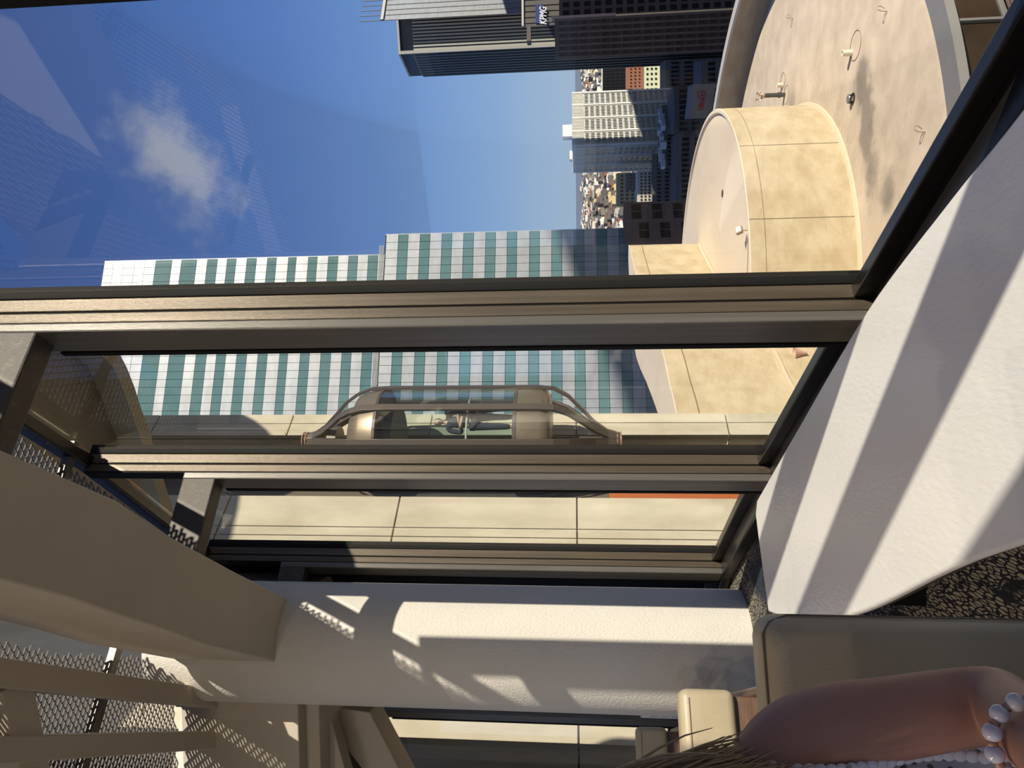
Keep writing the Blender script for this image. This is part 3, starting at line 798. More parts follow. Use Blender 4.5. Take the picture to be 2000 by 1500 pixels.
standing('bald man in dark clothes facing out of the elevator capsule, arms crossed', at(1010, 824, 14.9)[:2] + (fz,), radians(-80), 1.74, M_navy, M_navy, None)
standing('person behind the bald man in the elevator, dark hair and pale collar', at(1010, 806, 15.95)[:2] + (fz,), radians(-100), 1.68, M_navy, M_trou, M_hair2, 'down')
standing('person in teal at the left side of the elevator cabin', at(1010, 884, 15.35)[:2] + (fz,), radians(-60), 1.62, M_tealc, M_trou, M_hair2, 'down')

# the seated woman at the left of the camera
def woman():
    root = thing('person', 'seated woman in a white lace top with a bare bent arm and beaded bracelet', 'person', (-.56, .85, 0))
    V = []; E = []; Rd = []
    def add(p, r, par=None):
        V.append(Vector(p)); Rd.append(r); i = len(V) - 1
        if par is not None: E.append((par, i))
        return i
    pel = add((-.575, .88, .56), (.15, .12)); ab = add((-.555, .86, .72), (.125, .10), pel); ch = add((-.54, .835, .90), (.13, .10), ab)
    nb = add((-.56, .83, 1.045), .085, ch); nk = add((-.565, .82, 1.12), .05, nb); add((-.565, .81, 1.19), .047, nk)
    # the arm seen in the picture: bent, the forearm coming towards the camera
    s = add((-.400, .81, 1.030), .050, nb); u1 = add((-.375, .805, .985), .049, s); u2 = add((-.362, .80, .925), .044, u1); u3 = add((-.350, .80, .865), .0425, u2)
    el = add((-.338, .795, .812), .042, u3); f1 = add((-.330, .745, .822), .0395, el); f2 = add((-.314, .68, .848), .036, f1); wr = add((-.300, .61, .874), .027, f2)
    pa = add((-.292, .56, .885), .029, wr); kn = add((-.288, .525, .888), .032, pa)
    for dx, L in ((-.030, .062), (-.010, .078), (.010, .075), (.030, .06)):
        a = add((-.288 + dx, .505, .888), .0095, kn); b = add((-.288 + dx, .505 - L * .5, .880), .009, a); add((-.288 + dx, .505 - L * .85, .860), .0075, b)
    th = add((-.325, .55, .882), .012, pa); add((-.338, .515, .872), .009, th)
    # other arm resting in the lap
    s = add((-.72, .81, 1.03), .05, nb); u = add((-.755, .82, .92), .043, s); el = add((-.775, .83, .80), .040, u); f1 = add((-.74, .72, .72), .036, el); wr = add((-.68, .62, .675), .026, f1); pa = add((-.655, .585, .665), .029, wr)
    for k in range(4): a = add((-.63, .58 - .016 * k, .668), .009, pa); add((-.595, .575 - .016 * k, .66), .008, a)
    th = add((-.645, .61, .685), .011, pa)
    for sx in (-1, 1):
        hp = add((-.59 + sx * .10, .85, .545), .085, pel); k1 = add((-.61 + sx * .11, .58, .555), .075, hp); kn = add((-.63 + sx * .11, .42, .54), .058, k1)
        sn = add((-.63 + sx * .11, .37, .32), .052, kn); an = add((-.63 + sx * .11, .39, .09), .036, sn); add((-.63 + sx * .115, .28, .035), .033, an)
    skin_mesh('body', V, E, Rd, M_skin, root, 2)
    # sleeveless lace top
    V = []; E = []; Rd = []
    a = add((-.565, .87, .57), (.17, .145)); b = add((-.545, .855, .72), (.16, .125), a); c = add((-.53, .835, .86), (.172, .125), b); d = add((-.525, .83, .95), (.172, .12), c); e = add((-.55, .83, 1.04), (.12, .09), d)
    add((-.445, .825, 1.065), .042, e); add((-.68, .825, 1.065), .042, e)
    skin_mesh('lace_top', V, E, Rd, M_lace, root, 2)
    # lace skirt over the thighs
    V = []; E = []; Rd = []
    a = add((-.575, .88, .565), (.165, .13))
    for sx in (-1, 1):
        h = add((-.59 + sx * .10, .83, .55), .10, a); k1 = add((-.61 + sx * .11, .58, .56), .092, h); kn = add((-.63 + sx * .11, .41, .55), .08, k1); add((-.63 + sx * .11, .36, .42), .08, kn)
    skin_mesh('skirt', V, E, Rd, M_lace, root, 2)
    # scalloped trim round the armhole
    sc = MB()
    for k in range(30):
        z = 1.045 - k * .0105
        sc.sphere((-.402 + .018 * (k / 24), .772 - .012 * sin(k * .3), z), .0072, 8, (1, .5, 1))
    sc.build('scalloped_trim', M_lace, root, smooth=True, angle=180)
    h = head(root, (-.575, .80, 1.30), radians(-95), 1.0, M_skin, M_hair)
    # loose blonde locks over the shoulder
    st = MB()
    for k in range(1100):
        x0 = -.52 + random.uniform(-.06, .02); y0 = .79 + random.uniform(-.08, .05); z1 = random.uniform(.99, 1.10)
        xe = -.50 + .112 * random.random() ** .6; ph = random.uniform(0, 6); ye = y0 - random.uniform(.0, .06)
        pts = []
        for i in range(10):
            q_ = i / 9
            pts.append((x0 + (xe - x0) * q_ ** .8 + .006 * sin(ph + q_ * 8), y0 + (ye - y0) * q_ + .007 * cos(ph + q_ * 7), 1.37 - (1.37 - z1) * q_))
        st.tube(pts, [.0022] * 7 + [.0018, .0012, .0005], 4)
    st.build('loose_hair', M_hair, root, smooth=True, angle=180)
    # bracelet
    br_ = MB().tube([(0, 0, 0), (0, 0, .001)], .001, 4).build('bracelet', M_bead, root)
    ax = Vector((.014, -.07, .026)).normalized(); c = Vector((-.304, .628, .867))
    u = ax.cross(Vector((0, 0, 1))).normalized(); v = ax.cross(u)
    sp = MB().sphere((0, 0, 0), .0078, 12).build('bead', M_bead, None, smooth=True, angle=180); me = sp.data; bpy.data.objects.remove(sp)
    sm = MB().sphere((0, 0, 0), .0045, 8).build('bead', M_copper, None, smooth=True, angle=180); me2 = sm.data; bpy.data.objects.remove(sm)
    for k in range(28):
        a_ = 2 * pi * k / 28
        o = bpy.data.objects.new('bead', me if k % 2 == 0 else me2); COL.objects.link(o)
        o.location = c + (u * cos(a_) + v * sin(a_)) * .037 + ax * .003 * sin(3 * a_)
        put(o, br_)
    return root
woman()
# ================================================================== ROOF TERRACE BELOW
ZD = -8.75
DC = (4.6, 35.1)
deck = MB().lathe(DC, [(0, ZD), (14.75, ZD), (14.95, ZD - .06), (14.95, ZD - .5), (0, ZD - .5)], 128).build('roof_deck', M_deck, smooth=True)
tag(deck, 'round tan roof terrace stained grey around its drains', 'roof')
def stains():
    """real dirt patches: a wear colour with a shape of its own"""
    m = M_deck; n, l = m.node_tree.nodes, m.node_tree.links
    b = n['Principled BSDF']; src = b.inputs['Base Color'].links[0].from_socket
    g = n.new('ShaderNodeNewGeometry'); fac = None
    nz = n.new('ShaderNodeTexNoise'); nz.inputs['Scale'].default_value = 1.6; nz.inputs['Detail'].default_value = 6; l.new(g.outputs['Position'], nz.inputs['Vector'])
    for (x, y, rx, ry, k) in ((1682, 165, .5, .8, 1.0), (1692, 235, .45, 1.4, 1.1), (1700, 330, .45, 1.1, .6), (1735, 375, .5, .7, .6), (1545, 200, .5, .6, .5)):
        p = atz(x, y, ZD)
        mp = n.new('ShaderNodeVectorMath'); mp.operation = 'SUBTRACT'; mp.inputs[1].default_value = p; l.new(g.outputs['Position'], mp.inputs[0])
        sc = n.new('ShaderNodeVectorMath'); sc.operation = 'DIVIDE'; sc.inputs[1].default_value = (ry * 1.2, rx * 1.4, 5); l.new(mp.outputs[0], sc.inputs[0])
        ln = n.new('ShaderNodeVectorMath'); ln.operation = 'LENGTH'; l.new(sc.outputs[0], ln.inputs[0])
        mr = n.new('ShaderNodeMapRange'); mr.interpolation_type = 'SMOOTHSTEP'
        mr.inputs['From Min'].default_value = 1.35; mr.inputs['From Max'].default_value = .0; mr.inputs['To Max'].default_value = k
        ad = n.new('ShaderNodeMath'); ad.operation = 'MULTIPLY_ADD'; ad.inputs[1].default_value = 1.6; ad.inputs[2].default_value = -.8; l.new(nz.outputs['Fac'], ad.inputs[0])
        a2 = n.new('ShaderNodeMath'); a2.operation = 'ADD'; l.new(ln.outputs['Value'], a2.inputs[0]); l.new(ad.outputs[0], a2.inputs[1])
        l.new(a2.outputs[0], mr.inputs['Value'])
        if fac is None: fac = mr.outputs[0]
        else:
            mxx = n.new('ShaderNodeMath'); mxx.operation = 'MAXIMUM'; l.new(fac, mxx.inputs[0]); l.new(mr.outputs[0], mxx.inputs[1]); fac = mxx.outputs[0]
    x = n.new('ShaderNodeMix'); x.data_type = 'RGBA'
    cl = n.new('ShaderNodeMath'); cl.operation = 'MINIMUM'; cl.inputs[1].default_value = .6; l.new(fac, cl.inputs[0])
    l.new(cl.outputs[0], x.inputs[0]); l.new(src, x.inputs[6]); x.inputs[7].default_value = (.10, .095, .085, 1)
    l.new(x.outputs[2], b.inputs['Base Color'])
stains()
tr = MB().lathe(DC, [(14.9, ZD - .9), (16.2, ZD - .9), (16.2, ZD - 1.1), (14.9, ZD - 1.1), (14.9, ZD - .9)], 96, radians(-20), radians(150)).build('roof_gutter', M_trough)
tag(tr, 'shadowed gutter between the round terrace and its parapet', 'gutter')
pa = thing('parapet', 'curved concrete parapet round the far side of the terrace', 'parapet', (DC[0] + 16, DC[1], ZD))
MB().lathe(DC, [(15.9, ZD - 1), (15.9, -7.55), (16.35, -7.55), (16.35, ZD - 10), (16.2, ZD - 10), (15.9, ZD - 1)], 96, radians(-25), radians(150)).build('parapet_wall', M_parapet, pa, smooth=True)
MB().lathe(DC, [(15.82, -7.55), (15.82, -7.42), (16.42, -7.42), (16.42, -7.55), (15.82, -7.55)], 96, radians(-25), radians(150)).build('coping', M_cap, pa, smooth=True)

# near edge: ledge and the windows below it
tw = thing('tower_facade', 'round tower storey with brown glass under the near edge of the terrace', 'facade', (9, 20, -12))
MB().lathe(DC, [(14.96, ZD - .05), (15.6, ZD - .12), (15.65, ZD - .35), (15.4, ZD - .42), (14.9, ZD - .42)], 120, radians(-110), radians(-20)).build('ledge', M_alu, tw, smooth=True)
MB().lathe(DC, [(14.9, ZD - .42), (14.9, ZD - 12)], 120, radians(-115), radians(-15)).build('core_wall', M_black, tw)
aw = math.atan2(atz(1835, 88, ZD - .4).y - DC[1], atz(1835, 88, ZD - .4).x - DC[0])
stp = 2 * math.asin(2.45 / 2 / 15.3)
for k in range(-3, 4):
    a = aw + k * stp; a2 = a + stp; am = (a + a2) / 2
    P1 = Vector((DC[0] + 15.3 * cos(a), DC[1] + 15.3 * sin(a), 0)); P2 = Vector((DC[0] + 15.3 * cos(a2), DC[1] + 15.3 * sin(a2), 0))
    mid = (P1 + P2) / 2; t = (P2 - P1).normalized(); rz = math.atan2(t.y, t.x); L = (P2 - P1).length
    MB().box((mid.x, mid.y, ZD - 1.15), (L - .08, .03, 1.1), rz).build('window_pane', M_winbrown, tw)
    MB().box((mid.x, mid.y, ZD - .5), (L, .14, .12), rz).build('top_frame', M_alu, tw, bevel=.01)
    MB().box((mid.x, mid.y, ZD - 1.78), (L, .16, .14), rz).build('bottom_frame', M_alu, tw, bevel=.01)
    MB().box((P1.x, P1.y, ZD - 1.3), (.1, .2, 1.9), rz).build('mullion', M_alu, tw, bevel=.01)
    for j in range(12):
        MB().box((mid.x, mid.y, ZD - 2.0 - j * .11), (L - .1, .07, .035), rz).build('louver', M_brick, tw)

# big drum
C1 = (3.7, 34.8); R1 = 8.72; ZT = -4.97
dr = thing('roof_drum', 'large round tan drum on the terrace with a pale smooth top', 'drum', (*C1, ZD))
MB().lathe(C1, [(R1, ZD + .01), (R1, ZT)], 160).build('drum_wall', M_drumside, dr, smooth=True)
MB().lathe(C1, [(R1, ZT), (R1 - .02, ZT + .03), (R1 - .16, ZT + .03), (R1 - .22, ZT - .07), (R1 - .6, ZT - .05), (0, ZT - .05)], 160).build('drum_roof', M_drumtop, dr, smooth=True)
MB().lathe(C1, [(R1, ZD + .14), (R1 + .10, ZD + .10), (R1 + .12, ZD + .01), (R1, ZD + .01)], 160).build('base_molding', M_molding, dr, smooth=True)
MB().lathe(C1, [(R1 + .004, ZT - .52), (R1 + .004, ZT - .54)], 160).build('joint_ring', M_joint, dr)
for (x, y) in ((1540, 282), (1580, 425), (1560, 560)):
    d = at(x, y, 28) - CAM
    # where the sight line meets the wall
    A = d.x ** 2 + d.y ** 2; B = 2 * (d.x * (CAM.x - C1[0]) + d.y * (CAM.y - C1[1])); Cc = (CAM.x - C1[0]) ** 2 + (CAM.y - C1[1]) ** 2 - R1 ** 2
    s_ = (-B - math.sqrt(max(0, B * B - 4 * A * Cc))) / (2 * A); p = CAM + d * s_
    a = math.atan2(p.y - C1[1], p.x - C1[0])
    q = Vector((C1[0] + (R1 + .002) * cos(a), C1[1] + (R1 + .002) * sin(a), (ZD + ZT) / 2))
    MB().box(q, (.012, .025, ZT - ZD), a).build('joint_line', M_joint, dr)

# upper fan-shaped block behind it
fb = thing('roof_block', 'curved tan block standing on the left of the large drum', 'block', (1, 28, ZT))
nearL = [(6.9, 36.7), (6.6, 36.2), (5.7, 34.5), (4.8, 32.7), (3.1, 28.6), (1.2, 23.7), (.04, 21.7), (-.83, 20.2), (-3.2, 17.2)]
farL = [(7.1, 37.3), (6.3, 37.5), (4.0, 36.3), (1.58, 33.8), (.7, 31.4), (.06, 28.6), (-1.0, 24.7), (-2.0, 22.6), (-4.8, 18.6)]
def smooth_line(pts, n=5):
    out = []
    for i in range(len(pts) - 1):
        p0, p1, p2, p3 = V2(pts[max(i - 1, 0)]), V2(pts[i]), V2(pts[i + 1]), V2(pts[min(i + 2, len(pts) - 1)])
        for k in range(n):
            t = k / n
            q = .5 * ((2 * p1) + (-p0 + p2) * t + (2 * p0 - 5 * p1 + 4 * p2 - p3) * t * t + (-p0 + 3 * p1 - 3 * p2 + p3) * t ** 3)
            out.append((q.x, q.y))
    out.append(tuple(pts[-1][:2])); return out
nL, fL = smooth_line(nearL), smooth_line(farL)
MB().strip(nL, fL, ZD + .005, -1.53).build('block_wall', M_drumside, fb, smooth=True)
MB().strip(nL, fL, -1.53, -1.50).build('block_top', M_drumtop, fb)
nO = offset_line(nL, -.02); nO2 = offset_line(nL, .0)
if V2(nO[20]).y > V2(nL[20]).y: nO = offset_line(nL, .02)
MB().strip(nL, nO, -2.14, -2.12).build('joint_ring', M_joint, fb)
nP = offset_line(nL, -.08) if V2(offset_line(nL, -.08)[20]).y < V2(nL[20]).y else offset_line(nL, .08)
MB().strip(nL[:34], nP[:34], ZT - .02, ZT + .09).build('base_molding', M_molding, fb)
q = at(1320, 751, 21.7)
MB().box((q.x + .0, q.y - .05, -1.83), (.03, .03, .6)).build('joint_line', M_joint, fb)

# things on the terrace
def ring(name, label, c, r, w, z, m=M_joint):
    c = Vector(c)
    tag(MB().tube([(c.x + r * cos(k * pi / 14), c.y + r * sin(k * pi / 14), z) for k in range(29)], w, 5).build(name, m), label, 'cable')
def vent(label, px, py, h, r, m=M_cream):
    p = atz(px, py, ZD)
    t = thing('vent_pipe', label, 'pipe', p)
    MB().lathe((p.x, p.y), [(r, ZD + .005), (r, ZD + h), (r * .72, ZD + h), (r * .72, ZD + h - .1), (0, ZD + h - .1)], 20).build('pipe', m, t, smooth=True)
    MB().lathe((p.x, p.y), [(r + .012, ZD + h * .42), (r + .012, ZD + h * .47)], 20).build('band', m, t)
    return p
p = vent('larger cream stub pipe on the open terrace', 1664, 103, .34, .11)
ring('loose_cable', 'thin wire loop lying by the larger cream pipe', p + Vector((.1, -.35, 0)), .5, .008, ZD + .012)
p = vent('small cream stub pipe beside the black standpipe', 1528, 166, .26, .1)
ring('loose_cable', 'thin wire loop lying by the smaller cream pipe', p + Vector((.15, -.1, 0)), .38, .008, ZD + .012)
sp0 = atz(1533, 185, ZD)
sd = thing('standpipe', 'black standpipe with rusty brass valve handles on the terrace', 'standpipe', sp0)
MB().lathe((sp0.x, sp0.y), [(.1, ZD + .005), (.1, ZD + .95), (.08, ZD + .97), (0, ZD + .97)], 18).build('pipe', M_iron, sd, smooth=True)
MB().lathe((sp0.x, sp0.y), [(.13, ZD + .20), (.13, ZD + .32)], 18).build('collar', M_iron, sd)
MB().lathe((sp0.x, sp0.y), [(.11, ZD + .95), (.13, ZD + 1.0), (.1, ZD + 1.1), (0, ZD + 1.12)], 14).build('brass_head', M_rust, sd, smooth=True)
for k, (dx, dy) in enumerate(((-.17, 0), (.15, .05), (0, -.12))):
    MB().tube([(sp0.x, sp0.y, ZD + 1.04), (sp0.x + dx, sp0.y + dy, ZD + 1.1), (sp0.x + dx, sp0.y + dy, ZD + 1.3 - .05 * k)], .04, 8).build('valve', M_rust, sd, smooth=True)
    MB().lathe((sp0.x + dx, sp0.y + dy), [(.08, ZD + 1.32 - .05 * k), (.08, ZD + 1.35 - .05 * k), (0, ZD + 1.36 - .05 * k)], 10).build('handwheel', M_rust, sd)
    MB().tube([(sp0.x + dx, sp0.y + dy, ZD + 1.15), (sp0.x + dx * 1.6, sp0.y + dy - .06, ZD + 1.14)], .035, 8).build('outlet', M_cream, sd)
ring('loose_cable', 'thin wire loop at the foot of the black standpipe', sp0 + Vector((-.1, -.25, 0)), .42, .008, ZD + .012)
dp = atz(1666, 193, ZD)
dn = thing('roof_drain', 'round grey domed roof drain in the middle of the dark stain', 'drain', dp)
MB().lathe((dp.x, dp.y), [(.21, ZD + .004), (.21, ZD + .03), (.15, ZD + .04)], 20).build('flange', M_iron, dn)
MB().lathe((dp.x, dp.y), [(.15, ZD + .15), (.13, ZD + .19), (0, ZD + .21)], 20).build('dome_cap', M_alu, dn, smooth=True)
for k in range(16):
    a = k * pi / 8
    piece('rib', M_iron, dn, (dp.x + .145 * cos(a), dp.y + .145 * sin(a), ZD + .1), (.02, .012, .14), a)
def anchor(label, px, py):
    c = atz(px, py, ZD)
    pts = [c + Vector((.0, 0, .0)), c + Vector((.02, 0, .2)), c + Vector((.08, 0, .3)), c + Vector((.17, .02, .3)), c + Vector((.2, .02, .2)), c + Vector((.1, .01, .08))]
    tag(MB().tube(pts, .016, 6).build('anchor_loop', M_rust), label, 'anchor')
anchor('small metal anchor loop high on the far part of the terrace', 1549, 36)
anchor('metal anchor loop near the windows at the terrace edge', 1733, 22)
anchor('metal anchor loop near the black sill, lower edge of the terrace', 1807, 258)
# flood lamp on the drum rim
def floodlamp(label, p, zr, down=0):
    t = thing('flood_lamp', label, 'lamp', p)
    R = Matrix.Rotation(radians(35), 3, 'Z') @ Matrix.Rotation(radians(-35), 3, 'X')
    MB().tube([p, p + Vector((0, 0, .22))], .02, 8).build('post', M_rust, t)
    MB().box(p + Vector((0, 0, .32)), (.3, .14, .24), rot=R).build('lamp_housing', M_rust, t, bevel=.02)
    MB().box(p + Vector((0, 0, .32)) + R @ Vector((0, -.075, 0)), (.25, .01, .19), rot=R).build('lamp_glass', M_lampw, t)
    return t
fl = atz(1462, 444, ZT)
floodlamp('small brass flood lamp on the rim of the large drum', Vector((fl.x - .05, fl.y + .25, ZT - .045)), ZT)
pts = [Vector((fl.x - .05 + .03 * sin(k), fl.y + .22, ZT - .04)) - Vector((k * .25, -.03 * k + .02 * cos(k * 1.7), 0)) for k in range(14)]
tag(MB().tube(pts, .012, 5).build('lamp_cable', M_joint), 'thin cable running along the drum top from the flood lamp', 'cable')
dv = atz(1409, 378, ZT)
d2 = thing('roof_drain', 'small dark drain opening in the pale drum top', 'drain', dv)
MB().lathe((dv.x, dv.y), [(.16, ZT - .05), (.16, ZT - .03), (.1, ZT - .03), (.1, ZT - .045), (0, ZT - .045)], 20).build('drain_body', M_trough, d2)
# lamp on the block wall, seen under the second window
q = at(1555, 690, 1)
d = (q - CAM)
# meet the block's near line
hit = None
for i in range(len(nL) - 1):
    a, b = V2(nL[i]), V2(nL[i + 1]); e = b - a; den = d.x * e.y - d.y * e.x
    if abs(den) < 1e-9: continue
    s_ = (a.x * e.y - a.y * e.x) / den; u_ = (a.x * d.y - a.y * d.x) / den
    if 0 <= u_ <= 1 and s_ > 0: hit = CAM + d * s_; break
if hit is None: hit = at(1555, 690, 24)
wl_ = thing('wall_lamp', 'pinkish cup-shaped lamp on the tan block wall above the black sill', 'lamp', hit)
MB().lathe((hit.x, hit.y - .2), [(.05, hit.z - .25), (.08, hit.z - .1), (.2, hit.z + .12), (.17, hit.z + .12), (0, hit.z - .05)], 18).build('lamp_cup', M_pink, wl_, smooth=True)
MB().tube([(hit.x, hit.y + .02, hit.z - .25), (hit.x, hit.y - .2, hit.z - .22)], .05, 8).build('bracket', M_pink, wl_)
# ================================================================== THE CITY
ZG = -112
def fpt(x, y, Y): p = at(x, y, Y); return p

class Facade:
    """a vertical plane from plan point A (left) to B (right)"""
    def __init__(s, A, B):
        s.A = V2(A); s.B = V2(B); s.t = (s.B - s.A).normalized(); s.L = (s.B - s.A).length
        s.n = Vector((s.t.y, -s.t.x, 0)); s.rz = math.atan2(s.t.y, s.t.x)
    def p(s, u, z, out=0): q = s.A + s.t * u + s.n * out; return Vector((q.x, q.y, z))

# ---- green glass tower -------------------------------------------------
gt = thing('glass_tower', 'stepped tower banded in silver panels and teal mirror glass', 'building', (20, 120, ZG))
tdir = Vector((.973, .232, 0))
def plane_point(y, Y0, u0y, x=1125):
    """plan point on the facade plane through the pixel column u0y at distance Y0"""
    p0 = at(1125, u0y, Y0); d = at(x, y, 1) - CAM
    n = Vector((-tdir.y, tdir.x, 0)); s_ = (V2(p0) - V2(CAM)).dot(n) / V2(d).dot(n)
    return V2(CAM + d * s_), CAM + d * s_
indiv = {'window_pane': 0, 'metal_panel': 0}
def tower_part(Y0, u0y, yR, xR, rows, y_left, ztop, zbot, pw):
    R_, _ = plane_point(yR, Y0, u0y, xR); L_, _ = plane_point(y_left, Y0, u0y, 1125)
    f = Facade(L_, R_)
    MB().prism([f.A, f.B, f.B - f.n * 28, f.A - f.n * 28], zbot, ztop).build('core_block', M_dark, gt)
    MB().prism([f.B, f.B + f.t * .15, f.B + f.t * .15 - f.n * 28, f.B - f.n * 28], zbot, ztop).build('side_wall', M_silver, gt)
    ncol = int(f.L / pw)
    rest = {0: MB(), 1: MB()}
    for (v0, v1, kind) in rows:
        z0 = plane_point(515, Y0, u0y, v1)[1].z; z1 = plane_point(515, Y0, u0y, v0)[1].z
        for c in range(ncol):
            uc = f.L - (c + .5) * pw
            q = f.p(uc, (z0 + z1) / 2, .06)
            # panels the frame really shows; each gets its own slight unevenness
            m = M_teal if kind else M_silver; nm = 'window_pane' if kind else 'metal_panel'
            sz = (pw - .07, .12, (z1 - z0) - .07)
            if indiv[nm] < 298 and c < 22:
                o = piece(nm, m, gt, q, sz, f.rz + random.uniform(-.006, .006)); o.rotation_euler.x = random.uniform(-.005, .005); indiv[nm] += 1
            else:
                rest[kind].box(q, sz, f.rz + random.uniform(-.006, .006))
    for k, m in ((0, M_silver), (1, M_teal)):
        if len(rest[k].bm.verts): o = rest[k].build('upper_panels' if k == 0 else 'upper_panes', m, gt); o['kind'] = 'stuff'
    return f
rw = []
teal = [(776, 795), (818.6, 838), (861.5, 881), (904, 924), (947.6, 967), (990, 1009), (1034, 1053.5), (1077.5, 1097.6), (1121.6, 1141), (1166, 1186), (1210, 1229.6), (1254, 1274), (1299, 1319)]
prev = 752
for a, b in teal: rw += [(prev, a, 0), (a, b, 1)]; prev = b
Fw_ = tower_part(117, 505, 459, 750, rw, 905, plane_point(515, 117, 505, 750)[1].z, -60, 1.42)
rt_ = [(205, 223, 0), (223, 243, 0), (243, 264, 0), (264, 284, 0), (284, 304.6, 0), (304.6, 336.5, 1)]
tl = [(354.5, 384.6), (405, 425), (443.5, 461.5), (482, 501), (522, 540), (563, 578.5), (602, 619.6), (641, 660), (680.6, 698.6), (719, 738)]
prev = 336.5
for a, b in tl: rt_ += [(prev, a, 0), (a, b, 1)]; prev = b
rt_ += [(738, 752, 0)]
Ft = tower_part(130, 515, 511, 210, rt_, 905, plane_point(515, 130, 515, 204)[1].z, -60, 1.47)
for k in range(4):
    z = plane_point(515, 117, 505, 741 + k * 2.4)[1].z
    MB().box(Fw_.p(Fw_.L / 2 - 1, z + .0, .1), (Fw_.L - 2, .3, .08), Fw_.rz).build('ledge_rail', M_silver, gt)

# ---- darker low wing of the same block ---------------------------------
lw = thing('brown_annex', 'low dark brown annex with paired windows left of the green tower base', 'building', (30, 120, ZG))
A_ = at(1225, 470, 112); B_ = at(1225, 396, 116); zt2 = at(1222, 440, 112).z
fa = Facade(A_, B_)
MB().prism([fa.A, fa.B, fa.B - fa.n * 4, fa.A - fa.n * 1], ZG, zt2).build('annex_body', M_brick, lw)
for i in range(2):
    for j in range(5):
        z = zt2 - 1.9 - j * 3.25 + (0 if i else -1.0)
        uc = fa.L * (.25 + .5 * i)
        MB().box(fa.p(uc, z, .03), (fa.L * .38, .1, 1.5), fa.rz).build('window', M_winbrown, lw)
        MB().box(fa.p(uc - .0, z, .1), (.06, .06, 1.5), fa.rz).build('window_bar', M_alu, lw)
    MB().box(fa.p(fa.L * .5 * (i + 1), zt2 - 15, .04), (.06, .08, 30), fa.rz).build('panel_joint', M_alu, lw)

# ---- slab helper --------------------------------------------------------
def block(name, label, A, B, depth, z0, z1, m, cat='building', group=None, roof=None):
    f = Facade(A, B); bd = (f.A.normalized() + f.B.normalized()).normalized() * depth; bd = f.A.normalized() * depth
    t = thing(name, label, cat, (f.A.x, f.A.y, z0), group=group)
    MB().prism([f.A, f.B, f.B + bd, f.A + bd], z0, z1).build('walls', m, t)
    if roof: MB().prism([f.A, f.B, f.B + bd, f.A + bd], z1, z1 + .4).build('roof', roof, t)
    return t, f
def windows(t, f, u0, u1, z0, z1, nx, nz, fw, fh, m, out=.15, name='window'):
    du = (u1 - u0) / nx; dz = (z1 - z0) / nz
    for i in range(nx):
        for j in range(nz):
            piece(name, m, t, f.p(u0 + (i + .5) * du, z0 + (j + .5) * dz, out), (du * fw, .4, dz * fh), f.rz)

# ---- dark finned tower --------------------------------------------------
ca = at(1125, 88, 420); zt1 = at(783, 88, 420).z
le = at(1125, 134, 446); ri = at(1125, 4, 414)
dt = thing('dark_finned_tower', 'tall dark tower with vertical fins and one bright pale corner', 'building', (ca.x, ca.y, ZG))
MB().prism([le, ca, ri, ri + Vector((18, 40, 0)), le + Vector((30, 35, 0))], ZG, zt1).build('tower_core', M_dark, dt)
MB().prism([le + Vector((-.5, -.6, 0)), ca + Vector((-.8, -1.0, 0)), ri + Vector((0, -1.0, 0)), ri + Vector((18, 40, 0)), le + Vector((30, 35, 0))], zt1, zt1 + 1.2).build('roof_cap', M_cap, dt)
fl_, fr_ = Facade(le, ca), Facade(ca, ri)
for k in range(9):
    MB().box(fl_.p(fl_.L * (k + .25) / 9, (zt1 + ZG) / 2 - 3, .3), (1.0, 1.3, zt1 - ZG - 10), fl_.rz).build('fin', M_fin, dt)
for k in range(12):
    MB().box(fr_.p(fr_.L * (k + 1) / 12.5, (zt1 + ZG) / 2 - 3, .3), (1.0, 1.3, zt1 - ZG - 10), fr_.rz).build('fin', M_finw if k < 2 else M_fin, dt)
MB().box(fr_.p(.4, (zt1 + ZG) / 2, .5), (1.7, 1.6, zt1 - ZG), fr_.rz).build('corner_fin', M_finw, dt)
zz = at(845, 88, 420).z
for f in (fl_, fr_):
    MB().box(f.p(f.L / 2, zz, .0), (f.L, 1.0, 7), f.rz).build('louver_band', M_darkpane, dt)
MB().box(fl_.p(fl_.L * .5, at(820, 88, 420).z, .1), (fl_.L * .9, .6, 9), fl_.rz).build('upper_screen', M_grey2, dt)
# ---- silver tower at the frame edge
A_, B_ = at(1125, 20, 350), at(1125, -45, 360)
z_ = at(748, 10, 350).z
st_, sf = block('silver_tower', 'brushed silver tower cut by the frame beside the dark finned tower', A_, B_, 30, at(1022, 10, 350).z - 25, z_, M_silver)
for k in range(7): MB().box(sf.p(sf.L * k / 6.5, z_ / 2 + 12, .1), (.25, .3, z_), sf.rz).build('panel_joint', M_grey2, st_)
MB().box(sf.p(sf.L / 2, z_ + .5, .3), (sf.L, 1, 1.4), sf.rz).build('roof_edge', M_cap, st_)

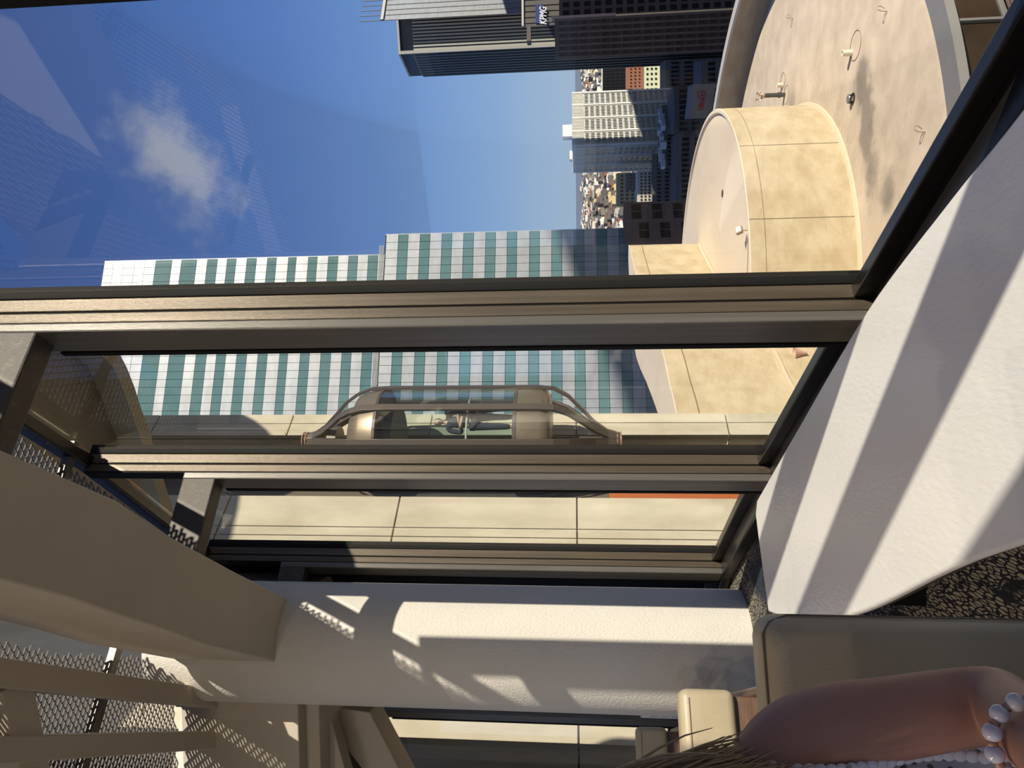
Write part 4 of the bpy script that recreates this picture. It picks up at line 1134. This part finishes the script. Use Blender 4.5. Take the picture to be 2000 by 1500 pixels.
# ---- building with the lettered sign
A_, B_ = at(1040, 51, 300), at(1040, -40, 300)
z_ = at(1021, 25, 300).z
kb, kf = block('office_block', 'dark tiled office block carrying a blue sign with white letters KPMG', A_, B_, 25, ZG, z_, M_kp)
windows(kb, kf, 9, 19, at(1440, 20, 300).z, at(1090, 20, 300).z, 2, 14, .5, .5, M_darkpane)
MB().box(kf.p(kf.L / 2, z_, .2), (kf.L, .8, .9), kf.rz).build('roof_edge', M_cap, kb)
a, b = at(1034, 50, 300), at(1034, 82, 300)
MB().box(((a.x + b.x) / 2, 301, at(1033, 60, 300).z), (abs(a.x - b.x), 4, 1.7)).build('canopy_arm', M_kp, kb)
s0, s1 = at(1046, 45, 299.4), at(1062, 8, 299.4)
MB().box(((s0.x + s1.x) / 2, 299.6, (s0.z + s1.z) / 2), (abs(s1.x - s0.x), .3, abs(s0.z - s1.z))).build('sign_panel', M_blue, kb)
for k in range(8):
    MB().box(kf.p(kf.L * (k + .5) / 8, (z_ + ZG) / 2, .05), (.18, .3, z_ - ZG), kf.rz).build('panel_joint', M_darkpane, kb)
def text(parent, name, s, loc, size, m, rz=0, shear=0, ex=.15):
    c = bpy.data.curves.new(name, 'FONT'); c.body = s; c.size = size; c.extrude = ex; c.shear = shear; c.offset = size * .018
    o = bpy.data.objects.new(name, c); COL.objects.link(o)
    dg = bpy.context.evaluated_depsgraph_get(); dg.update()
    me = bpy.data.meshes.new_from_object(o.evaluated_get(dg)); bpy.data.objects.remove(o)
    me.materials.clear(); me.materials.append(m)
    w = max(v.co.x for v in me.vertices)
    o = bpy.data.objects.new(name, me); COL.objects.link(o); o.location = loc; o.rotation_euler = (pi / 2, 0, rz)
    if parent: put(o, parent)
    return o, w
lo = at(1067, 48, 299.0)
o, w = text(kb, 'sign_letters', 'KPMG', lo, 4.0, M_wletter, 0, .25)
tw_ = at(1067, 12, 299.0).x - lo.x
o.scale = (tw_ / w, 1, 1)

# ---- brown stone building
A_, B_ = at(1125, 112, 230), at(1125, 38, 226)
z_ = at(1084, 70, 229).z
bb, bf = block('brown_apartment_block', 'brown stone block with rows of small windows in front of the dark tower', A_, B_, 16, ZG, z_, M_brick)
nz_ = 17; dz = (z_ - 1 - at(1445, 70, 229).z) / nz_
for i in range(6):
    for j in range(nz_):
        zc = z_ - 1 - (j + .5) * dz; uc = bf.L * (i + .5) / 6
        piece('window', M_dark, bb, bf.p(uc, zc + dz * .13, .02), (bf.L / 6 * .62, .3, dz * .52), bf.rz)
        piece('spandrel', M_brick2, bb, bf.p(uc, zc - dz * .32, .0), (bf.L / 6 * .62, .3, dz * .3), bf.rz)
for i in range(7):
    MB().box(bf.p(bf.L * i / 6, (z_ + ZG) / 2, .35), (.7, .8, z_ - ZG), bf.rz).build('stone_rib', M_brick, bb)
MB().box(bf.p(bf.L + .8, z_ - 9, -4), (.8, 9, 20), bf.rz).build('painted_sun_wall', M_pink, bb)  # sunlit upper part of the brown side, the sun put into its pink
A_, B_ = at(1125, 32, 250), at(1125, -30, 250)
b2, f2 = block('rear_brown_block', 'dark brown block at the frame edge right of the side wall strip painted pink for sunlight', A_, B_, 14, ZG, at(1092, 10, 250).z, M_brick)
windows(b2, f2, 0, f2.L, at(1455, 10, 250).z, at(1095, 10, 250).z, 4, 17, .55, .6, M_dark)

# ---- white tower
cc = at(1125, 286, 520); rr_ = at(1125, 183, 560); ll = at(1125, 335, 600)
zw = at(1117, 240, 530).z
wt = thing('white_tower', 'white gridded tower, sunlit on one face and shaded on the other', 'building', (cc.x, cc.y, ZG))
MB().prism([cc, rr_, rr_ + (ll - cc), ll], ZG, zw).build('tower_core', M_white, wt)
for f, nb_, mm in ((Facade(ll, cc), 3, 5), (Facade(cc, rr_), 4, 7)):
    ztop = at(1141, 240, 530).z; zbot = at(1330, 240, 530).z; nz = 17; dz = (ztop - zbot) / nz
    for b in range(nb_):
        u0, u1 = f.L * b / nb_, f.L * (b + 1) / nb_
        for j in range(nz):
            zc = ztop - (j + .5) * dz
            w_ = piece('window_band', M_darkpane, wt, f.p((u0 + u1) / 2, zc, .02), ((u1 - u0) * .84, .5, dz * .6), f.rz)
    mb = MB()
    for b in range(nb_):
        u0, u1 = f.L * b / nb_, f.L * (b + 1) / nb_
        for k in range(mm + 1):
            u = u0 + (u1 - u0) * (.09 + .82 * k / mm)
            mb.box(f.p(u, (ztop + zbot) / 2, .3), ((u1 - u0) * .028, .35, ztop - zbot), f.rz)
    o = mb.build('window_fins', M_white, wt); o['kind'] = 'stuff'
    for b in range(nb_ + 1):
        MB().box(f.p(min(max(f.L * b / nb_, .6), f.L - .6), (zw + ZG) / 2, .6), (1.6, 1.4, zw - ZG), f.rz).build('pilaster', M_white, wt)
    for k in range(nb_ * 9):
        piece('parapet_rib', M_white, wt, f.p(f.L * (k + .5) / (nb_ * 9), (zw + ztop) / 2, .4), (.5, .8, zw - ztop), f.rz)
q = at(1117, 245, 545)
MB().box((q.x, q.y + 15, zw + 3.6), (9, 9, 7.4)).build('roof_house', M_white, wt)
q = at(1117, 312, 580)
MB().box((q.x + 6, q.y + 10, zw + 1), (7, 7, 2.4)).build('roof_house', M_white, wt)

# ---- middle-distance blocks seen round the white tower
def roofblock(name, label, xt, yl, yr, ztop, depth, m, xb=None, skew=0, wins=None, roof=M_grey, wm=M_darkpane, zb=ZG):
    A = atz(xt, yl, ztop); B = atz(xt + skew, yr, ztop)
    t, f = block(name, label, A, B, depth, zb, ztop, m, roof=roof)
    if wins:
        nx, nz, fw, fh, hh = wins
        windows(t, f, f.L * .04, f.L * .96, ztop - hh, ztop - 1.0, nx, nz, fw, fh, wm)
    return t, f
roofblock('glass_office', 'dark glass office block with a gridded front right of the white tower', 1177, 181, 118, -33, 30, M_dark, wins=(9, 8, .82, .8, 46), wm=M_darkpane, roof=M_white)
roofblock('red_brown_block', 'red brown building in front of the dark glass office', 1226, 174, 130, -46, 22, M_redb, wins=(6, 3, .35, .35, 12), roof=M_redb)
roofblock('peach_block', 'peach coloured building with small windows below the red brown one', 1240, 177, 128, -54, 14, M_whitewarm, wins=(9, 2, .4, .4, 8), roof=M_whitewarm)
roofblock('mint_block', 'pale mint building with square windows near the white tower\'s foot', 1258, 182, 128, -60, 12, M_green, wins=(5, 3, .4, .45, 12), roof=M_grey)
roofblock('yellow_block', 'yellow ochre building with windows left of the white tower', 1207, 402, 338, -32, 20, M_yellow, wins=(8, 3, .4, .45, 13), roof=M_yellow)
roofblock('grey_stepped_block', 'grey stepped building between the yellow and the pink-white facades', 1226, 372, 338, -37, 15, M_grey2, wins=(5, 3, .4, .4, 9))
roofblock('pink_white_block', 'pinkish white apartment front with rows of balconies', 1246, 396, 334, -41, 16, M_whitewarm, wins=(9, 5, .5, .45, 14), roof=M_white)
roofblock('slate_block', 'slate grey roofed building in shade beneath the pinkish white apartments', 1276, 400, 300, -50, 7, M_grey2, wins=(12, 4, .5, .5, 22))
roofblock('long_roof_block', 'long low building with white roof plant at the white tower\'s foot', 1296, 330, 205, -52, 26, M_grey2, wins=(14, 3, .55, .6, 20))
roofblock('shaded_block', 'shaded office block with deep window rows behind the drum', 1322, 405, 262, -56, 22, M_grey2, wins=(13, 4, .6, .55, 30))
roofblock('ribbed_roof_hall', 'hall with a ribbed blue-grey roof in the shade', 1318, 262, 170, -54, 30, M_grey, wins=(8, 3, .6, .6, 22))
roofblock('street_side_block', 'dark block with arched windows right of the ribbed hall', 1302, 172, 118, -50, 30, M_grey2, wins=(6, 4, .5, .6, 30))
roofblock('flat_roof_block', 'flat roofed grey building close behind the parapet', 1372, 175, 118, -58, 24, M_grey2, wins=(5, 4, .6, .5, 26))
# roof plant on the long roof
for k in range(9):
    q = atz(1296 + (k % 3) * 3, 212 + k * 13, -52)
    tag(MB().box((q.x, q.y + 5, -50.6), (3 + (k % 3), 4, 2.2 + (k % 2)), .2 * k).build('roof_unit', M_white), 'white roof plant unit on the long low building at the white tower\'s foot', 'roof unit', 'roof units on the long low building')
# hotel with the red lettering
A_, B_ = at(1350, 232, 215), at(1350, 165, 208)
hz = at(1352, 200, 210).z
hb, hf = block('hotel_block', 'pale grey hotel front with red Hilton lettering behind the parapet', A_, B_, 10, ZG, hz, M_grey2)
windows(hb, hf, 1, hf.L - 1, hz - 16, hz - 5.2, 5, 3, .5, .4, M_darkpane)
lo = at(1373, 216, 208.2)
o, w = text(hb, 'sign_letters', 'Hilton', Vector((lo.x, lo.y - .6, lo.z)), 2.4, M_red, hf.rz, 0)
o.scale = ((at(1373, 192, 208).x - lo.x) / w,) + (1, 1)
lg = at(1370, 186, 207.2)
ringp = [(lg.x + 1.15 * cos(k * pi / 12), lg.y - .5, lg.z + 1.15 * sin(k * pi / 12)) for k in range(25)]
MB().tube(ringp, .12, 5).build('sign_ring', M_red, hb)
text(hb, 'sign_monogram', 'H', Vector((lg.x - .6, lg.y - .6, lg.z - .65)), 1.8, M_red, hf.rz, 0)

# ---- low rises out to the horizon
cols = [M_white, M_grey2, M_whitewarm, M_grey, M_cap, M_kp, M_yellow, M_white, M_redb, M_grey2, M_cap, M_grey]
_lr = {}
def lowrise(x, y, w, d, h, rz, m):
    key = (m.name, int(w / 6), int(h / 3))
    if key not in _lr:
        b = MB(); b.box((0, 0, h / 2), (w, d, h)); b.box((w * .2, 0, h + .8), (w * .3, d * .3, 1.6)); o = b.build('low_building', m); _lr[key] = o.data; bpy.data.objects.remove(o)
    o = bpy.data.objects.new('low_building', _lr[key]); COL.objects.link(o); o.location = (x, y, ZG); o.rotation_euler = (0, 0, rz)
    return tag(o, 'small low building in the distant city between the towers', 'building', 'low buildings of the distant city')
cnt = 0; seen = []
while cnt < 285:
    if random.random() < .6: py = random.uniform(338, 445)
    else: py = random.uniform(125, 184)
    px = 1138 + 104 * random.random() ** .9
    p = atz(px, py, ZG)
    if p.y < 900: continue
    if any((p.x - a) ** 2 + (p.y - b) ** 2 < (24 + p.y * .004) ** 2 for a, b in seen): continue
    seen.append((p.x, p.y)); sc = 1 + p.y / 2600
    lowrise(p.x, p.y, random.uniform(11, 30) * sc * .7, random.uniform(10, 20) * sc * .6, random.uniform(5, 15) * (1 + p.y / 5000), random.choice((.25, .3, .25 + pi / 2)), random.choice(cols)); cnt += 1
cm = [M_white, M_grey2, M_grey, M_kp, M_whitewarm]
b = MB(); fm = []
for mi, m in enumerate(cm):
    for k in range(6500):
        th = random.uniform(-.25, .8); r = 900 * math.exp(random.uniform(0, 2.35))
        x, y = r * sin(th), r * cos(th)
        u = 750 + FPX * x / y if y > 0 else 0
        sc = 1 + r / 2600
        if any((x - a) ** 2 + (y - c) ** 2 < (26 + r * .014) ** 2 for a, c in seen): continue
        b.box((x, y, ZG + 5), (random.uniform(8, 26) * sc * .7, random.uniform(8, 20) * sc * .6, 10 + random.uniform(0, 9) * sc), .27 + random.choice((0, pi / 2))); fm += [mi] * 6
o = b.build('distant_city', cm[0])
for m in cm[1:]: o.data.materials.append(m)
o.data.polygons.foreach_set('material_index', fm)
tag(o, 'countless tiny buildings spreading to the horizon', 'city', 'distant city', kind='stuff')
o = MB().lathe((0, 0), [(0, ZG), (9000, ZG)], 64).build('ground', M_ground)
struct(o, 'city ground far below'); o['category'] = 'ground'
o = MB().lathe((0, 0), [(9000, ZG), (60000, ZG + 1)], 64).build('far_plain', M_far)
struct(o, 'plain at the horizon with haze put into its bluish colour')

# ---- unseen towers added outside the frame to shade the streets and glass tower's foot
def shade_caster(label, tx, ty, t, ns0, ns1, top, depth=40):
    c = Vector((tx + .728 * t, ty - .686 * t, 0)); a = Vector((.686, .728, 0)); f = Vector((.728, -.686, 0))
    m0 = c.x * .686 + c.y * .728
    A = c + a * (ns0 - m0); B = c + a * (ns1 - m0)
    tt = thing('shade_tower', label, 'building', (A.x, A.y, ZG))
    MB().prism([A, B, B + f * depth, A + f * depth], ZG, top).build('walls', M_grey2, tt)
shade_caster('unseen grey tower added behind the camera to shade the glass tower foot', 20, 117, 250, 58, 118, 168)
shade_caster('unseen grey tower added at the right to shade the brown stone block', 100, 230, 200, 150, 322, 139)
shade_caster('broad unseen grey tower added at the far right to shade the lower city', 190, 540, 200, 345, 600, 84)
